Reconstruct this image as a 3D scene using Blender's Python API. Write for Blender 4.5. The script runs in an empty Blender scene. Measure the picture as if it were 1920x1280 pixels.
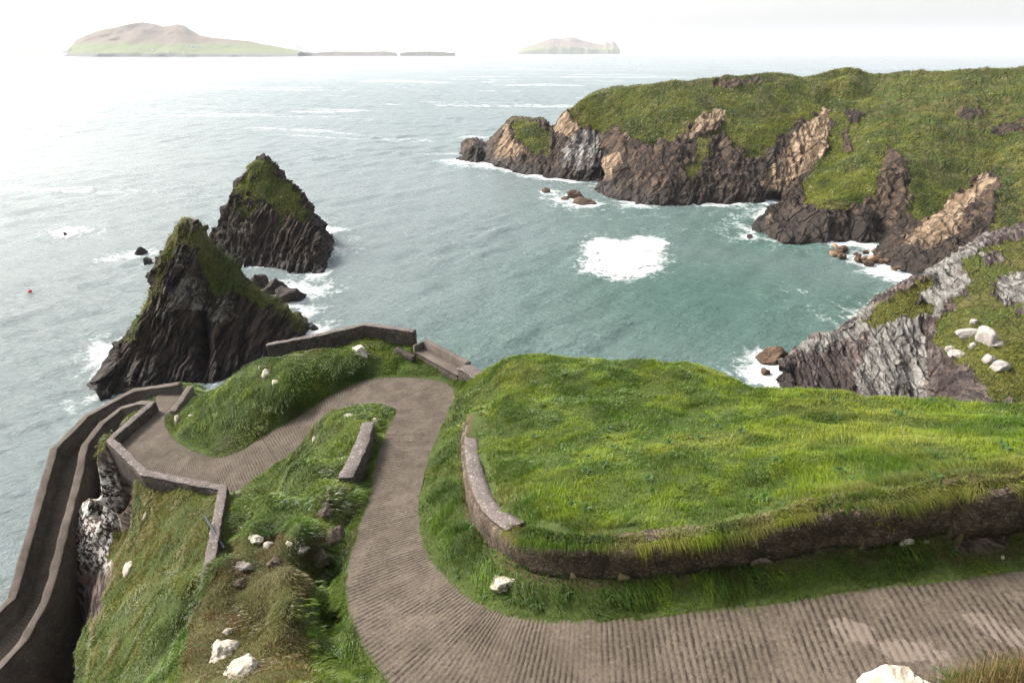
import bpy, bmesh, math, random
import numpy as np
from mathutils import Vector

random.seed(7); RNG = np.random.default_rng(7)
sc = bpy.context.scene
COL = sc.collection
R = math.radians

# ------------------------------------------------------------------ camera geometry
F = 1067.0; PIT = R(27.0); CH = 35.0
sP, cP = math.sin(PIT), math.cos(PIT)
def PD(u, v, D):
    t = (640.0 - v) / F
    return np.array([(u - 960.0) / F * D, D * (cP + t * sP), CH + D * (-sP + t * cP)])
def P(u, v, drop):
    t = (640.0 - v) / F
    return PD(u, v, drop / (sP - t * cP))
def proj(p):
    x, y, z = p[..., 0], p[..., 1], p[..., 2] - CH
    D = y * cP - z * sP
    D = np.where(D < 0.05, 0.05, D)
    up = y * sP + z * cP
    return 960 + F * x / D, 640 - F * up / D, D

# ------------------------------------------------------------------ numpy noise
def _hash(ix, iy, iz, seed):
    h = (ix.astype(np.int64) * 374761393 + iy.astype(np.int64) * 668265263 + iz.astype(np.int64) * 2147483647 + seed * 1274126177) & 0xffffffff
    h = ((h ^ (h >> 13)) * 1274126177) & 0xffffffff
    h = ((h ^ (h >> 16)) * 2246822519) & 0xffffffff
    h = h ^ (h >> 15)
    return (h & 0xffff).astype(np.float64) / 32767.5 - 1.0
def vnoise(p, seed=0):
    f = np.floor(p); r = p - f; i = f.astype(np.int64)
    w = r * r * r * (r * (r * 6 - 15) + 10)
    out = 0.0
    for dx in (0, 1):
        wx = w[:, 0] if dx else 1 - w[:, 0]
        for dy in (0, 1):
            wy = w[:, 1] if dy else 1 - w[:, 1]
            for dz in (0, 1):
                wz = w[:, 2] if dz else 1 - w[:, 2]
                out = out + _hash(i[:, 0] + dx, i[:, 1] + dy, i[:, 2] + dz, seed) * wx * wy * wz
    return out
def fbm(p, scale=1.0, oct=4, seed=0, gain=0.5, lac=2.03):
    q = np.asarray(p, float) / scale; a = 1.0; s = 0.0; n = 0.0
    for k in range(oct):
        s = s + a * vnoise(q + 17.3 * k, seed + k); n += a
        a *= gain; q = q * lac
    return s / n
def ridged(p, scale=1.0, oct=4, seed=0):
    q = np.asarray(p, float) / scale; a = 1.0; s = 0.0; n = 0.0
    for k in range(oct):
        s = s + a * (1 - 2 * np.abs(vnoise(q + 9.1 * k, seed + k))); n += a
        a *= 0.5; q = q * 2.1
    return s / n
def sstep(a, b, x):
    t = np.clip((x - a) / (b - a), 0, 1); return t * t * (3 - 2 * t)
def xy0(x, y): return np.stack([x, y, np.zeros_like(x)], -1)

# ------------------------------------------------------------------ object helpers
def tag(o, label=None, cat=None, group=None, kind=None):
    if label: o['label'] = label
    if cat: o['category'] = cat
    if group: o['group'] = group
    if kind: o['kind'] = kind
    return o
def empty(name, loc=(0, 0, 0)):
    o = bpy.data.objects.new(name, None); COL.objects.link(o); o.location = loc; o.empty_display_size = .2
    return o
def link_mesh(name, verts, faces, mat, parent=None, smooth=True, cols=None):
    """verts Nx3, faces: MxK int array, or list of such arrays (K may differ)."""
    verts = np.asarray(verts, np.float32)
    fl = faces if isinstance(faces, list) else [faces]
    fl = [np.asarray(f, np.int32) for f in fl if len(f)]
    me = bpy.data.meshes.new(name)
    loops = np.concatenate([f.ravel() for f in fl]); tot = np.concatenate([np.full(len(f), f.shape[1], np.int32) for f in fl])
    start = np.concatenate([[0], np.cumsum(tot)[:-1]]).astype(np.int32)
    me.vertices.add(len(verts)); me.vertices.foreach_set('co', verts.ravel())
    me.loops.add(len(loops)); me.loops.foreach_set('vertex_index', loops)
    me.polygons.add(len(tot)); me.polygons.foreach_set('loop_start', start); me.polygons.foreach_set('loop_total', tot)
    me.update(calc_edges=True); me.validate()
    if smooth: me.polygons.foreach_set('use_smooth', np.ones(len(me.polygons), bool))
    if cols:
        for k, c in cols.items():
            c = np.asarray(c, np.float32)
            if c.ndim == 1:
                a = me.attributes.new(k, 'FLOAT', 'POINT'); a.data.foreach_set('value', c)
            else:
                a = me.attributes.new(k, 'FLOAT_COLOR', 'POINT')
                if c.shape[1] == 3: c = np.concatenate([c, np.ones((len(c), 1), np.float32)], 1)
                a.data.foreach_set('color', c.ravel())
    if mat: me.materials.append(mat)
    o = bpy.data.objects.new(name, me); COL.objects.link(o)
    if parent:
        o.parent = parent
        o.location = -Vector(parent.location)
    return o
def grid_faces(n, m, flip=False, wrap=False):
    i = np.arange(n - 1)[:, None]; mm = m if wrap else m - 1
    j = np.arange(mm)[None, :]; j2 = (j + 1) % m
    a = i * m + j; b = i * m + j2; c = (i + 1) * m + j2; d = (i + 1) * m + j
    q = np.stack([a, b, c, d], -1).reshape(-1, 4)
    return q[:, ::-1] if flip else q
def vnormals(V, n, m):
    G = V.reshape(n, m, 3)
    N = np.cross(np.gradient(G, axis=0), np.gradient(G, axis=1)).reshape(-1, 3)
    return N / (np.linalg.norm(N, axis=1, keepdims=True) + 1e-9)
def catmull(Pts, n):
    """resample control array (K,...) to n samples with Catmull-Rom."""
    A = np.asarray(Pts, float); K = len(A)
    A = np.concatenate([[2 * A[0] - A[1]], A, [2 * A[-1] - A[-2]]])
    t = np.linspace(0, K - 1 - 1e-9, n); i = t.astype(int); f = (t - i).reshape((-1,) + (1,) * (A.ndim - 1))
    p0, p1, p2, p3 = A[i], A[i + 1], A[i + 2], A[i + 3]
    return 0.5 * (2 * p1 + (p2 - p0) * f + (2 * p0 - 5 * p1 + 4 * p2 - p3) * f ** 2 + (3 * p1 - p0 - 3 * p2 + p3) * f ** 3)
def inpoly(u, v, poly):
    poly = np.asarray(poly, float); r = np.zeros(u.shape, bool); j = len(poly) - 1
    for i in range(len(poly)):
        xi, yi = poly[i]; xj, yj = poly[j]
        if yi != yj:
            c = ((yi > v) != (yj > v)) & (u < (xj - xi) * (v - yi) / (yj - yi) + xi)
            r ^= c
        j = i
    return r
def segdist(x, y, line, closed=False):
    L = np.asarray(line, float)[:, :2]
    if closed: L = np.concatenate([L, L[:1]])
    d = np.full(x.shape, 1e9)
    for a, b in zip(L[:-1], L[1:]):
        e = b - a; q = max(e @ e, 1e-12)
        t = np.clip(((x - a[0]) * e[0] + (y - a[1]) * e[1]) / q, 0, 1)
        d = np.minimum(d, np.hypot(x - a[0] - t * e[0], y - a[1] - t * e[1]))
    return d

# ------------------------------------------------------------------ materials
class NT:
    def __init__(s, name):
        s.m = bpy.data.materials.new(name); s.m.use_nodes = True; s.t = s.m.node_tree; s.t.nodes.clear()
        s.out = s.n('ShaderNodeOutputMaterial')
    def n(s, typ, **kw):
        o = s.t.nodes.new(typ)
        for k, v in kw.items():
            if k.startswith('i_'):
                key = k[2:].replace('_', ' ')
                o.inputs[key].default_value = v
            else: setattr(o, k, v)
        return o
    def l(s, a, b): s.t.links.new(a, b)
    def val(s, sock, x):
        if hasattr(x, 'default_value') or hasattr(x, 'is_output'): s.l(x, sock)
        else: sock.default_value = x
    def math(s, op, a, b=0.0, clamp=False):
        o = s.n('ShaderNodeMath', operation=op, use_clamp=clamp); s.val(o.inputs[0], a); s.val(o.inputs[1], b); return o.outputs[0]
    def mix(s, f, a, b, blend='MIX'):
        o = s.n('ShaderNodeMix', data_type='RGBA', blend_type=blend)
        s.val(o.inputs[0], f)
        for k, x in ((6, a), (7, b)):
            if isinstance(x, tuple): o.inputs[k].default_value = (*x[:3], 1)
            else: s.l(x, o.inputs[k])
        return o.outputs[2]
    def rng(s, x, a, b, c=0.0, d=1.0):
        o = s.n('ShaderNodeMapRange', interpolation_type='SMOOTHSTEP'); s.val(o.inputs[0], x)
        for k, q in enumerate((a, b, c, d)): o.inputs[k + 1].default_value = q
        return o.outputs[0]
    def noise(s, vec, scale, det=4.0, rough=.55, dist=0.0):
        o = s.n('ShaderNodeTexNoise'); o.inputs['Scale'].default_value = scale; o.inputs['Detail'].default_value = det
        o.inputs['Roughness'].default_value = rough; o.inputs['Distortion'].default_value = dist
        if vec: s.l(vec, o.inputs['Vector'])
        return o.outputs[0]
    def vor(s, vec, scale, feature='F1'):
        o = s.n('ShaderNodeTexVoronoi', feature=feature); o.inputs['Scale'].default_value = scale
        if vec: s.l(vec, o.inputs['Vector'])
        return o.outputs[0]
    def obj(s): return s.n('ShaderNodeTexCoord').outputs['Object']
    def mapping(s, vec, rot=(0, 0, 0), scale=(1, 1, 1)):
        a = s.n('ShaderNodeMapping'); a.inputs['Rotation'].default_value = rot; s.l(vec, a.inputs[0])
        o = s.n('ShaderNodeMapping'); o.inputs['Scale'].default_value = scale
        s.l(a.outputs[0], o.inputs[0]); return o.outputs[0]
    def attr(s, name): return s.n('ShaderNodeAttribute', attribute_name=name)
    def bump(s, h, strength=.5, dist=.05, prev=None):
        o = s.n('ShaderNodeBump'); o.inputs['Strength'].default_value = strength; o.inputs['Distance'].default_value = dist
        s.l(h, o.inputs['Height'])
        if prev: s.l(prev, o.inputs['Normal'])
        return o.outputs[0]
    def bsdf(s, col, rough=.9, normal=None, spec=.3):
        b = s.n('ShaderNodeBsdfPrincipled')
        if isinstance(col, tuple): b.inputs['Base Color'].default_value = (*col, 1)
        else: s.l(col, b.inputs['Base Color'])
        s.val(b.inputs['Roughness'], rough); b.inputs['Specular IOR Level'].default_value = spec
        if normal: s.l(normal, b.inputs['Normal'])
        s.l(b.outputs[0], s.out.inputs[0]); return b

def mat_rock(name, rot, dark=(.028, .020, .016), mid=(.100, .068, .046), pale=(.37, .27, .18), grey=(.34, .325, .30), wetz=3.0, fine=1.0, stretch=.16):
    """bedded sea-cliff rock; vertex colour W: R turf, G pale rock, B grey lichen, A dark wet rock"""
    t = NT(name); o = t.obj()
    dn = t.n('ShaderNodeTexNoise'); dn.inputs['Scale'].default_value = .25 * fine; dn.inputs['Detail'].default_value = 3; t.l(o, dn.inputs['Vector'])
    sub = t.n('ShaderNodeVectorMath', operation='SCALE'); sub.inputs[3].default_value = .7 / fine; t.l(dn.outputs[1], sub.inputs[0])
    ad = t.n('ShaderNodeVectorMath', operation='ADD'); t.l(o, ad.inputs[0]); t.l(sub.outputs[0], ad.inputs[1]); ow = ad.outputs[0]
    st = t.mapping(ow, rot, (stretch * fine, stretch * fine, 1.0 * fine))
    st2 = t.mapping(ow, rot, (.3 * fine, .3 * fine, 2.6 * fine))
    n1 = t.noise(st, 1.1, 8, .68, .3); n2 = t.noise(st2, 1.3, 7, .7, .2); n3 = t.noise(o, .9 * fine, 6, .65); n4 = t.noise(o, 5.0 * fine, 5, .65)
    ck = t.vor(t.mapping(ow, rot, (.35 * fine, .35 * fine, 1.5 * fine)), .8, 'DISTANCE_TO_EDGE'); cr = t.rng(ck, .0, .07, 1, 0)
    w = t.attr('W'); sep = t.n('ShaderNodeSeparateColor'); t.l(w.outputs['Color'], sep.inputs[0]); al = w.outputs['Alpha']
    g, pl, lic = sep.outputs[0], sep.outputs[1], sep.outputs[2]
    c = t.mix(t.rng(n1, .43, .60), dark, mid)
    c = t.mix(t.math('MULTIPLY', t.rng(n2, .53, .62), .75), c, tuple(x * 1.75 for x in mid))
    c = t.mix(t.math('MULTIPLY', t.rng(n3, .54, .66), .5), c, (mid[0] * 1.7, mid[1] * 1.25, mid[2] * .85))
    c = t.mix(t.math('MULTIPLY', t.rng(n2, .46, .36), .7), c, tuple(x * .6 for x in dark))
    pc = t.mix(t.rng(n2, .40, .60), (pale[0] * .45, pale[1] * .40, pale[2] * .35), pale)
    pc = t.mix(t.rng(n4, .58, .70), pc, (pale[0] * 1.3, pale[1] * 1.35, pale[2] * 1.5))
    pm = t.rng(t.math('ADD', pl, t.math('ADD', t.math('MULTIPLY', t.math('SUBTRACT', n1, .5), 2.2), t.math('MULTIPLY', t.math('SUBTRACT', n4, .5), .9))), .32, .72)
    c = t.mix(pm, c, pc)
    gc = t.mix(t.rng(n2, .42, .60), (grey[0] * .5, grey[1] * .48, grey[2] * .48), grey)
    gm = t.rng(t.math('ADD', lic, t.math('ADD', t.math('MULTIPLY', t.math('SUBTRACT', n3, .5), 1.8), t.math('MULTIPLY', t.math('SUBTRACT', n4, .5), 1.4))), .36, .70)
    c = t.mix(gm, c, gc)
    c = t.mix(t.math('MULTIPLY', cr, .5), c, tuple(x * .45 for x in dark))
    # wet band above the water and dark-stained faces
    pos = t.n('ShaderNodeSeparateXYZ'); t.l(o, pos.inputs[0])
    wet = t.rng(t.math('ADD', pos.outputs[2], t.math('MULTIPLY', t.math('SUBTRACT', n3, .5), -5.0)), wetz * 1.5, wetz * .25)
    wet = t.math('MAXIMUM', wet, t.rng(t.math('ADD', al, t.math('MULTIPLY', t.math('SUBTRACT', n1, .5), 1.2)), .4, .65))
    c = t.mix(t.math('MULTIPLY', wet, .78), c, (.022, .016, .013))
    # turf
    tn = t.noise(o, 2.2, 5, .65); tn2 = t.noise(o, .35, 4, .6)
    tc = t.mix(t.rng(tn, .35, .68), (.028, .034, .007), (.095, .105, .016))
    tc = t.mix(t.math('MULTIPLY', t.rng(tn2, .48, .68), .75), tc, (.15, .125, .05))
    tc = t.mix(t.math('MULTIPLY', t.rng(tn2, .5, .3), .5), tc, (.06, .105, .016))
    gr = t.rng(t.math('ADD', g, t.math('ADD', t.math('MULTIPLY', t.math('SUBTRACT', n3, .5), .9), t.math('ADD', t.math('MULTIPLY', t.math('SUBTRACT', n4, .5), 1.1), t.math('MULTIPLY', t.math('SUBTRACT', n1, .5), 1.2)))), .40, .60)
    c = t.mix(gr, c, tc)
    ht = t.math('SUBTRACT', t.math('ADD', t.math('MULTIPLY', n1, 1.0), t.math('ADD', t.math('MULTIPLY', n2, .8), t.math('MULTIPLY', n4, .3))), t.math('MULTIPLY', cr, .35))
    b1 = t.bump(ht, 1.0, .8 / fine)
    rough = t.math('SUBTRACT', .92, t.math('MULTIPLY', wet, .35))
    t.bsdf(c, rough, b1, .25)
    return t.m

def mat_simple_rock(name, a, b, spots=(.06, .05, .04), sc_=6.0, spot=.62):
    t = NT(name); o = t.obj()
    n1 = t.noise(o, sc_, 6, .65, .6); n2 = t.noise(o, sc_ * 3.1, 5, .6); v = t.noise(o, sc_ * 1.7, 5, .7)
    c = t.mix(t.rng(n1, .35, .65), b, a)
    c = t.mix(t.math('MULTIPLY', t.rng(n2, .58, .70), .5), c, tuple(x * .6 for x in a))
    c = t.mix(t.rng(v, spot, spot + .06), c, spots)
    t.bsdf(c, .9, t.bump(t.math('ADD', n1, t.math('MULTIPLY', n2, .4)), .7, .06), .2)
    return t.m

def mat_masonry(name, stone_a, stone_b, mortar, lich=.5, cell=6.0):
    """rubble or rough rendered wall: stones in mortar, lichen specks"""
    t = NT(name); o = t.obj()
    v = t.n('ShaderNodeTexVoronoi'); v.inputs['Scale'].default_value = cell
    dv = t.n('ShaderNodeTexVoronoi', feature='DISTANCE_TO_EDGE'); dv.inputs['Scale'].default_value = cell
    nz = t.n('ShaderNodeTexNoise'); nz.inputs['Scale'].default_value = 5.0; t.l(o, nz.inputs['Vector'])
    vm = t.n('ShaderNodeVectorMath', operation='ADD'); vs = t.n('ShaderNodeVectorMath', operation='SCALE'); vs.inputs[3].default_value = .12
    t.l(nz.outputs[1], vs.inputs[0]); t.l(o, vm.inputs[0]); t.l(vs.outputs[0], vm.inputs[1])
    mp = t.mapping(vm.outputs[0], (0, 0, 0), (1, 1, 1.7))
    t.l(mp, v.inputs['Vector']); t.l(mp, dv.inputs['Vector'])
    n1 = t.noise(o, 2.0, 5, .6); n2 = t.noise(o, 13.0, 4, .7); n3 = t.noise(o, 6.0, 5, .75)
    sepc = t.n('ShaderNodeSeparateColor'); t.l(v.outputs['Color'], sepc.inputs[0])
    c = t.mix(sepc.outputs[0], stone_a, stone_b)
    c = t.mix(t.rng(n1, .4, .66), c, tuple(x * .55 for x in stone_a))
    em = t.rng(dv.outputs[0], .02, .09, 1, 0)
    c = t.mix(t.math('MULTIPLY', em, .8), c, mortar)
    c = t.mix(t.math('MULTIPLY', t.rng(n2, .60, .66), lich), c, (.42, .39, .34))
    c = t.mix(t.math('MULTIPLY', t.rng(n2, .44, .34), .8), c, tuple(x * .35 for x in stone_a))
    c = t.mix(t.math('MULTIPLY', t.rng(n3, .62, .68), lich), c, (.38, .35, .28))
    h = t.math('ADD', t.math('MULTIPLY', t.rng(dv.outputs[0], 0, .15), .7), t.math('ADD', t.math('MULTIPLY', n2, .3), t.math('MULTIPLY', n3, .5)))
    t.bsdf(c, .93, t.bump(h, .8, .04), .2)
    return t.m

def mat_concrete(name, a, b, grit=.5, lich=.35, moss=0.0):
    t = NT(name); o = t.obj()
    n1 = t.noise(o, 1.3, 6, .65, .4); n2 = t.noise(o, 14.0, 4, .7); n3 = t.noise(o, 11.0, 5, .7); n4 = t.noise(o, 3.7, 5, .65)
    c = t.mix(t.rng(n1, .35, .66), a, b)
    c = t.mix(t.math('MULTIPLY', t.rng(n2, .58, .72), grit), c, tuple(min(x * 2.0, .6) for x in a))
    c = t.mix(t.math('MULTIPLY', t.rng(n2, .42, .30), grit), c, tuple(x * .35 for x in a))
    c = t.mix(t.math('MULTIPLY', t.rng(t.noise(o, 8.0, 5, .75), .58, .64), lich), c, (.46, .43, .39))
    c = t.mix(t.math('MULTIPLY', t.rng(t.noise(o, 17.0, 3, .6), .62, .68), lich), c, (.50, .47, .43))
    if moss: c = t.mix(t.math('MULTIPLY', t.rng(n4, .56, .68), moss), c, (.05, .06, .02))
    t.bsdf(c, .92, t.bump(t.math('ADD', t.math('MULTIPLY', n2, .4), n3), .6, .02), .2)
    return t.m

def mat_blades(name, transl=.3):
    t = NT(name); a = t.attr('C')
    d = t.n('ShaderNodeBsdfDiffuse'); tr = t.n('ShaderNodeBsdfTranslucent'); g = t.n('ShaderNodeBsdfGlossy'); g.inputs['Roughness'].default_value = .45
    t.l(a.outputs['Color'], d.inputs[0]); t.l(a.outputs['Color'], tr.inputs[0])
    m = t.n('ShaderNodeMixShader'); m.inputs[0].default_value = transl; t.l(d.outputs[0], m.inputs[1]); t.l(tr.outputs[0], m.inputs[2])
    fr = t.n('ShaderNodeFresnel'); fr.inputs[0].default_value = 1.35
    m2 = t.n('ShaderNodeMixShader'); t.l(t.math('MULTIPLY', fr.outputs[0], .10), m2.inputs[0]); t.l(m.outputs[0], m2.inputs[1]); t.l(g.outputs[0], m2.inputs[2])
    t.l(m2.outputs[0], t.out.inputs[0]); return t.m

def mat_terrain():
    t = NT('turf_and_rock'); o = t.obj()
    a = t.attr('C'); rk = t.attr('rock').outputs['Fac']
    n1 = t.noise(o, 1.6, 6, .65); n2 = t.noise(o, 9.0, 5, .65); n3 = t.noise(o, .5, 4, .6)
    st = t.mapping(o, (R(25), R(-30), 0), (.5, .5, 2.0)); n4 = t.noise(st, 1.8, 6, .65, .5)
    c = t.mix(t.math('MULTIPLY', t.rng(n2, .6, .4), .5), a.outputs['Color'], (.02, .03, .008))
    c = t.mix(t.math('MULTIPLY', t.rng(n2, .58, .72), .25), c, (.13, .10, .05))
    rc = t.mix(t.rng(n4, .42, .60), (.018, .013, .011), (.12, .088, .072))
    lc = t.math('MULTIPLY', t.attr('lich').outputs['Fac'], t.rng(t.math('ADD', t.math('MULTIPLY', t.noise(o, 3.2, 5, .75), .8), t.math('MULTIPLY', n4, .2)), .50, .53))
    rc = t.mix(lc, rc, (.58, .54, .48))
    m = t.rng(t.math('ADD', rk, t.math('MULTIPLY', t.math('SUBTRACT', n1, .5), .9)), .4, .6)
    c = t.mix(m, c, rc)
    h = t.math('ADD', t.math('MULTIPLY', n2, .35), n4)
    t.bsdf(c, .95, t.bump(h, .8, .12), .15)
    return t.m

def mat_road():
    t = NT('ribbed_concrete'); o = t.obj(); s = t.attr('groove').outputs['Fac']; pt = t.attr('patch').outputs['Fac']; mo = t.attr('moss').outputs['Fac']
    n1 = t.noise(o, .9, 5, .6); n2 = t.noise(o, 13.0, 6, .75); n3 = t.noise(o, 4.0, 6, .7, .4); n5 = t.noise(o, 9.0, 5, .7); ck = t.rng(t.noise(o, .8, 6, .6, 1.5), .497, .5, 0, 1); ck = t.math('MULTIPLY', ck, t.rng(t.noise(o, .8, 6, .6, 1.5), .503, .5, 0, 1))
    c = t.mix(t.rng(n1, .35, .65), (.076, .060, .044), (.110, .088, .066))
    c = t.mix(t.math('MULTIPLY', t.rng(n2, .47, .36), .85), c, (.04, .03, .024))
    c = t.mix(t.math('MULTIPLY', t.rng(n2, .57, .66), .5), c, (.20, .165, .135))
    c = t.mix(t.math('MULTIPLY', t.rng(n3, .52, .38), .55), c, (.062, .047, .038))
    pm = t.rng(t.math('ADD', pt, t.math('MULTIPLY', t.math('SUBTRACT', n3, .5), 1.1)), .45, .55)
    c = t.mix(t.math('MULTIPLY', pm, .8), c, (.155, .125, .10))
    gm = t.math('MULTIPLY', s, t.rng(n5, .38, .56, .25, 1.0))
    c = t.mix(gm, c, (.014, .011, .009))
    c = t.mix(t.math('MULTIPLY', ck, t.rng(n1, .48, .58, 0, .7)), c, (.02, .018, .012))
    mm = t.rng(t.math('ADD', mo, t.math('MULTIPLY', t.math('SUBTRACT', n3, .5), 1.2)), .5, .7)
    c = t.mix(t.math('MULTIPLY', mm, .8), c, (.045, .055, .016))
    t.bsdf(c, .9, t.bump(t.math('ADD', n2, n3), .7, .015), .2)
    return t.m

def mat_sea():
    t = NT('sea_water'); o = t.obj(); fo = t.attr('foam').outputs['Fac']; sh = t.attr('bay_green_dim').outputs['Fac']; rp = t.attr('ripple').outputs['Fac']
    m1 = t.mapping(o, (0, 0, R(-25)), (1, 1.9, 1)); n1 = t.noise(m1, .8, 7, .68, .3); n2 = t.noise(m1, 3.5, 4, .65)
    m2 = t.mapping(o, (0, 0, R(8)), (.16, 1, 1)); n3 = t.noise(m2, .016, 7, .62, 1.6)
    f1 = t.noise(o, .22, 8, .68, 1.2); f2 = t.noise(o, .9, 7, .7, .8); vor = t.vor(o, .55, 'DISTANCE_TO_EDGE')
    nn = t.math('ADD', t.math('MULTIPLY', f1, .55), t.math('MULTIPLY', f2, .45))
    lace = t.math('MULTIPLY', t.rng(vor, .16, .0), .12)
    x = t.math('ADD', t.math('ADD', fo, lace), t.math('MULTIPLY', t.math('SUBTRACT', nn, .5), 2.6))
    fm = t.math('MULTIPLY', t.rng(x, .55, 1.2), t.rng(f2, .30, .62, .55, 1.0))
    far = t.attr('far').outputs['Fac']
    streak = t.math('MULTIPLY', t.math('MULTIPLY', t.rng(n3, .565, .63), t.rng(f1, .42, .56)), t.math('MULTIPLY', far, .8))
    fm = t.math('MAXIMUM', fm, streak)
    c = t.mix(sh, (.150, .184, .182), (.056, .110, .090))
    c = t.mix(t.math('MULTIPLY', t.rng(nn, .45, .7), t.math('MULTIPLY', fo, .9)), c, (.20, .30, .27))
    c = t.mix(fm, c, (.74, .75, .74))
    h = t.math('ADD', n1, t.math('MULTIPLY', n2, .3))
    bp = t.n('ShaderNodeBump'); bp.inputs['Distance'].default_value = .55; t.l(h, bp.inputs['Height']); t.l(t.math('MULTIPLY', rp, 1.0), bp.inputs['Strength'])
    rough = t.math('ADD', .20, t.math('ADD', t.math('MULTIPLY', fm, .7), t.math('MULTIPLY', far, .12)))
    b = t.bsdf(c, rough, bp.outputs[0], .30); b.inputs['IOR'].default_value = 1.33
    return t.m

def mat_plain(name, col, rough=.7, spec=.3):
    t = NT(name); o = t.obj(); n = t.noise(o, 7.0, 4, .6)
    c = t.mix(t.rng(n, .35, .65), tuple(x * .75 for x in col), col)
    t.bsdf(c, rough, None, spec); return t.m

M_turf = mat_terrain(); M_road = mat_road(); M_blade = mat_blades('grass_blades')
M_wall = mat_masonry('rubble_wall', (.060, .047, .038), (.100, .080, .065), (.065, .052, .043), .65, 8.0)
M_earth = mat_masonry('earth_and_stone_wall', (.085, .062, .043), (.150, .112, .078), (.035, .027, .020), .45, 7.0)
M_render = mat_concrete('weathered_render', (.050, .039, .031), (.080, .063, .051), .5, .2, .35)
M_cope = mat_concrete('wall_top_concrete', (.080, .064, .057), (.118, .097, .088), .7, .6, .25)
M_smooth = mat_concrete('smooth_concrete', (.080, .063, .051), (.118, .095, .078), .45, .12, .25)
M_dark = mat_concrete('shade_dark_concrete', (.020, .016, .013), (.036, .028, .023), .4, .04, .3)  # deep shade of the chasm is put into this near-black colour
M_white = mat_simple_rock('white_lichen_rock', (.50, .45, .37), (.33, .28, .215), (.07, .055, .04), 6.0, .57)
M_grey = mat_simple_rock('grey_boulder_rock', (.36, .32, .29), (.25, .22, .20), (.10, .085, .075), 5.0, .60)
M_brown = mat_simple_rock('wet_brown_rock', (.11, .07, .045), (.055, .036, .026), (.02, .015, .012), 3.0, .58)
M_black = mat_simple_rock('wet_black_rock', (.045, .035, .03), (.022, .018, .016), (.10, .085, .07), 3.0, .70)
M_brown2 = mat_simple_rock('spine_rock', (.125, .092, .066), (.045, .034, .026), (.36, .33, .28), 4.0, .62)
M_grey2 = mat_simple_rock('spine_grey_rock', (.26, .235, .20), (.09, .075, .06), (.05, .04, .03), 5.0, .58)
M_tan = mat_simple_rock('tan_block_rock', (.30, .19, .11), (.18, .11, .065), (.06, .04, .03), 3.0, .66)

# ------------------------------------------------------------------ grass blades
def blades(name, base, up, lean, L, W, colr, mat=M_blade, bend=1.0):
    n = len(base); base = np.asarray(base); L = L[:, None]; W = W[:, None]
    ang = RNG.uniform(0, 2 * math.pi, n)
    side = np.stack([np.cos(ang), np.sin(ang), np.zeros(n)], -1)
    side -= up * np.sum(side * up, 1, keepdims=True); side /= np.linalg.norm(side, axis=1, keepdims=True) + 1e-9
    g1 = up * .55 + lean * .22 * bend; p1 = base + g1 * L
    g2 = up * .72 + lean * .80 * bend; p2 = base + g2 * L
    b0 = base - up * .03
    V = np.stack([b0 - side * W * .5, b0 + side * W * .5, p1 - side * W * .42, p1 + side * W * .42, p2], 1).reshape(-1, 3)
    i = np.arange(n)[:, None] * 5
    q = np.concatenate([i, i + 1, i + 3, i + 2], 1); tr = np.concatenate([i + 2, i + 3, i + 4], 1)
    cc = np.repeat(colr, 5, 0).reshape(n, 5, 3).copy()
    cc[:, 4] *= 1.12
    return link_mesh(name, V, [q, tr], mat, smooth=False, cols={'C': np.clip(cc.reshape(-1, 3), 0, 1)})

def grass_palette(p, kind):
    """per-blade albedo, clumped in patches"""
    n = len(p); a = fbm(p * [1, 1, .3], 1.3, 3, 41); b = fbm(p * [1, 1, .3], 3.6, 3, 77); r = RNG.uniform(0, 1, n)[:, None]
    G = {'mound': ((.150, .215, .012), (.052, .112, .008), (.245, .230, .045)),
         'verge': ((.085, .160, .010), (.028, .070, .006), (.160, .160, .028)),
         'slope': ((.150, .160, .014), (.060, .100, .008), (.200, .140, .044)),
         'ridge': ((.085, .115, .012), (.042, .066, .010), (.150, .085, .028)),
         'hill': ((.160, .185, .014), (.045, .075, .007), (.250, .205, .060))}[kind]
    c0, c1, c2 = [np.array(x) for x in G]
    w = sstep(-.25, .25, a)[:, None]; c = c1 * (1 - w) + c0 * w
    lo_, k_ = (-.15, .8) if kind in ('slope', 'ridge') else ((-.1, .75) if kind == 'hill' else (.05, .6))
    s = (sstep(lo_, lo_ + .45, b)[:, None] * k_ + .1) * (r < .6) + (r > .93) * (.25 if kind == 'hill' else .6)
    c = c * (1 - s) + c2 * s
    return c * RNG.uniform(.72, 1.28, (n, 1))

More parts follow.
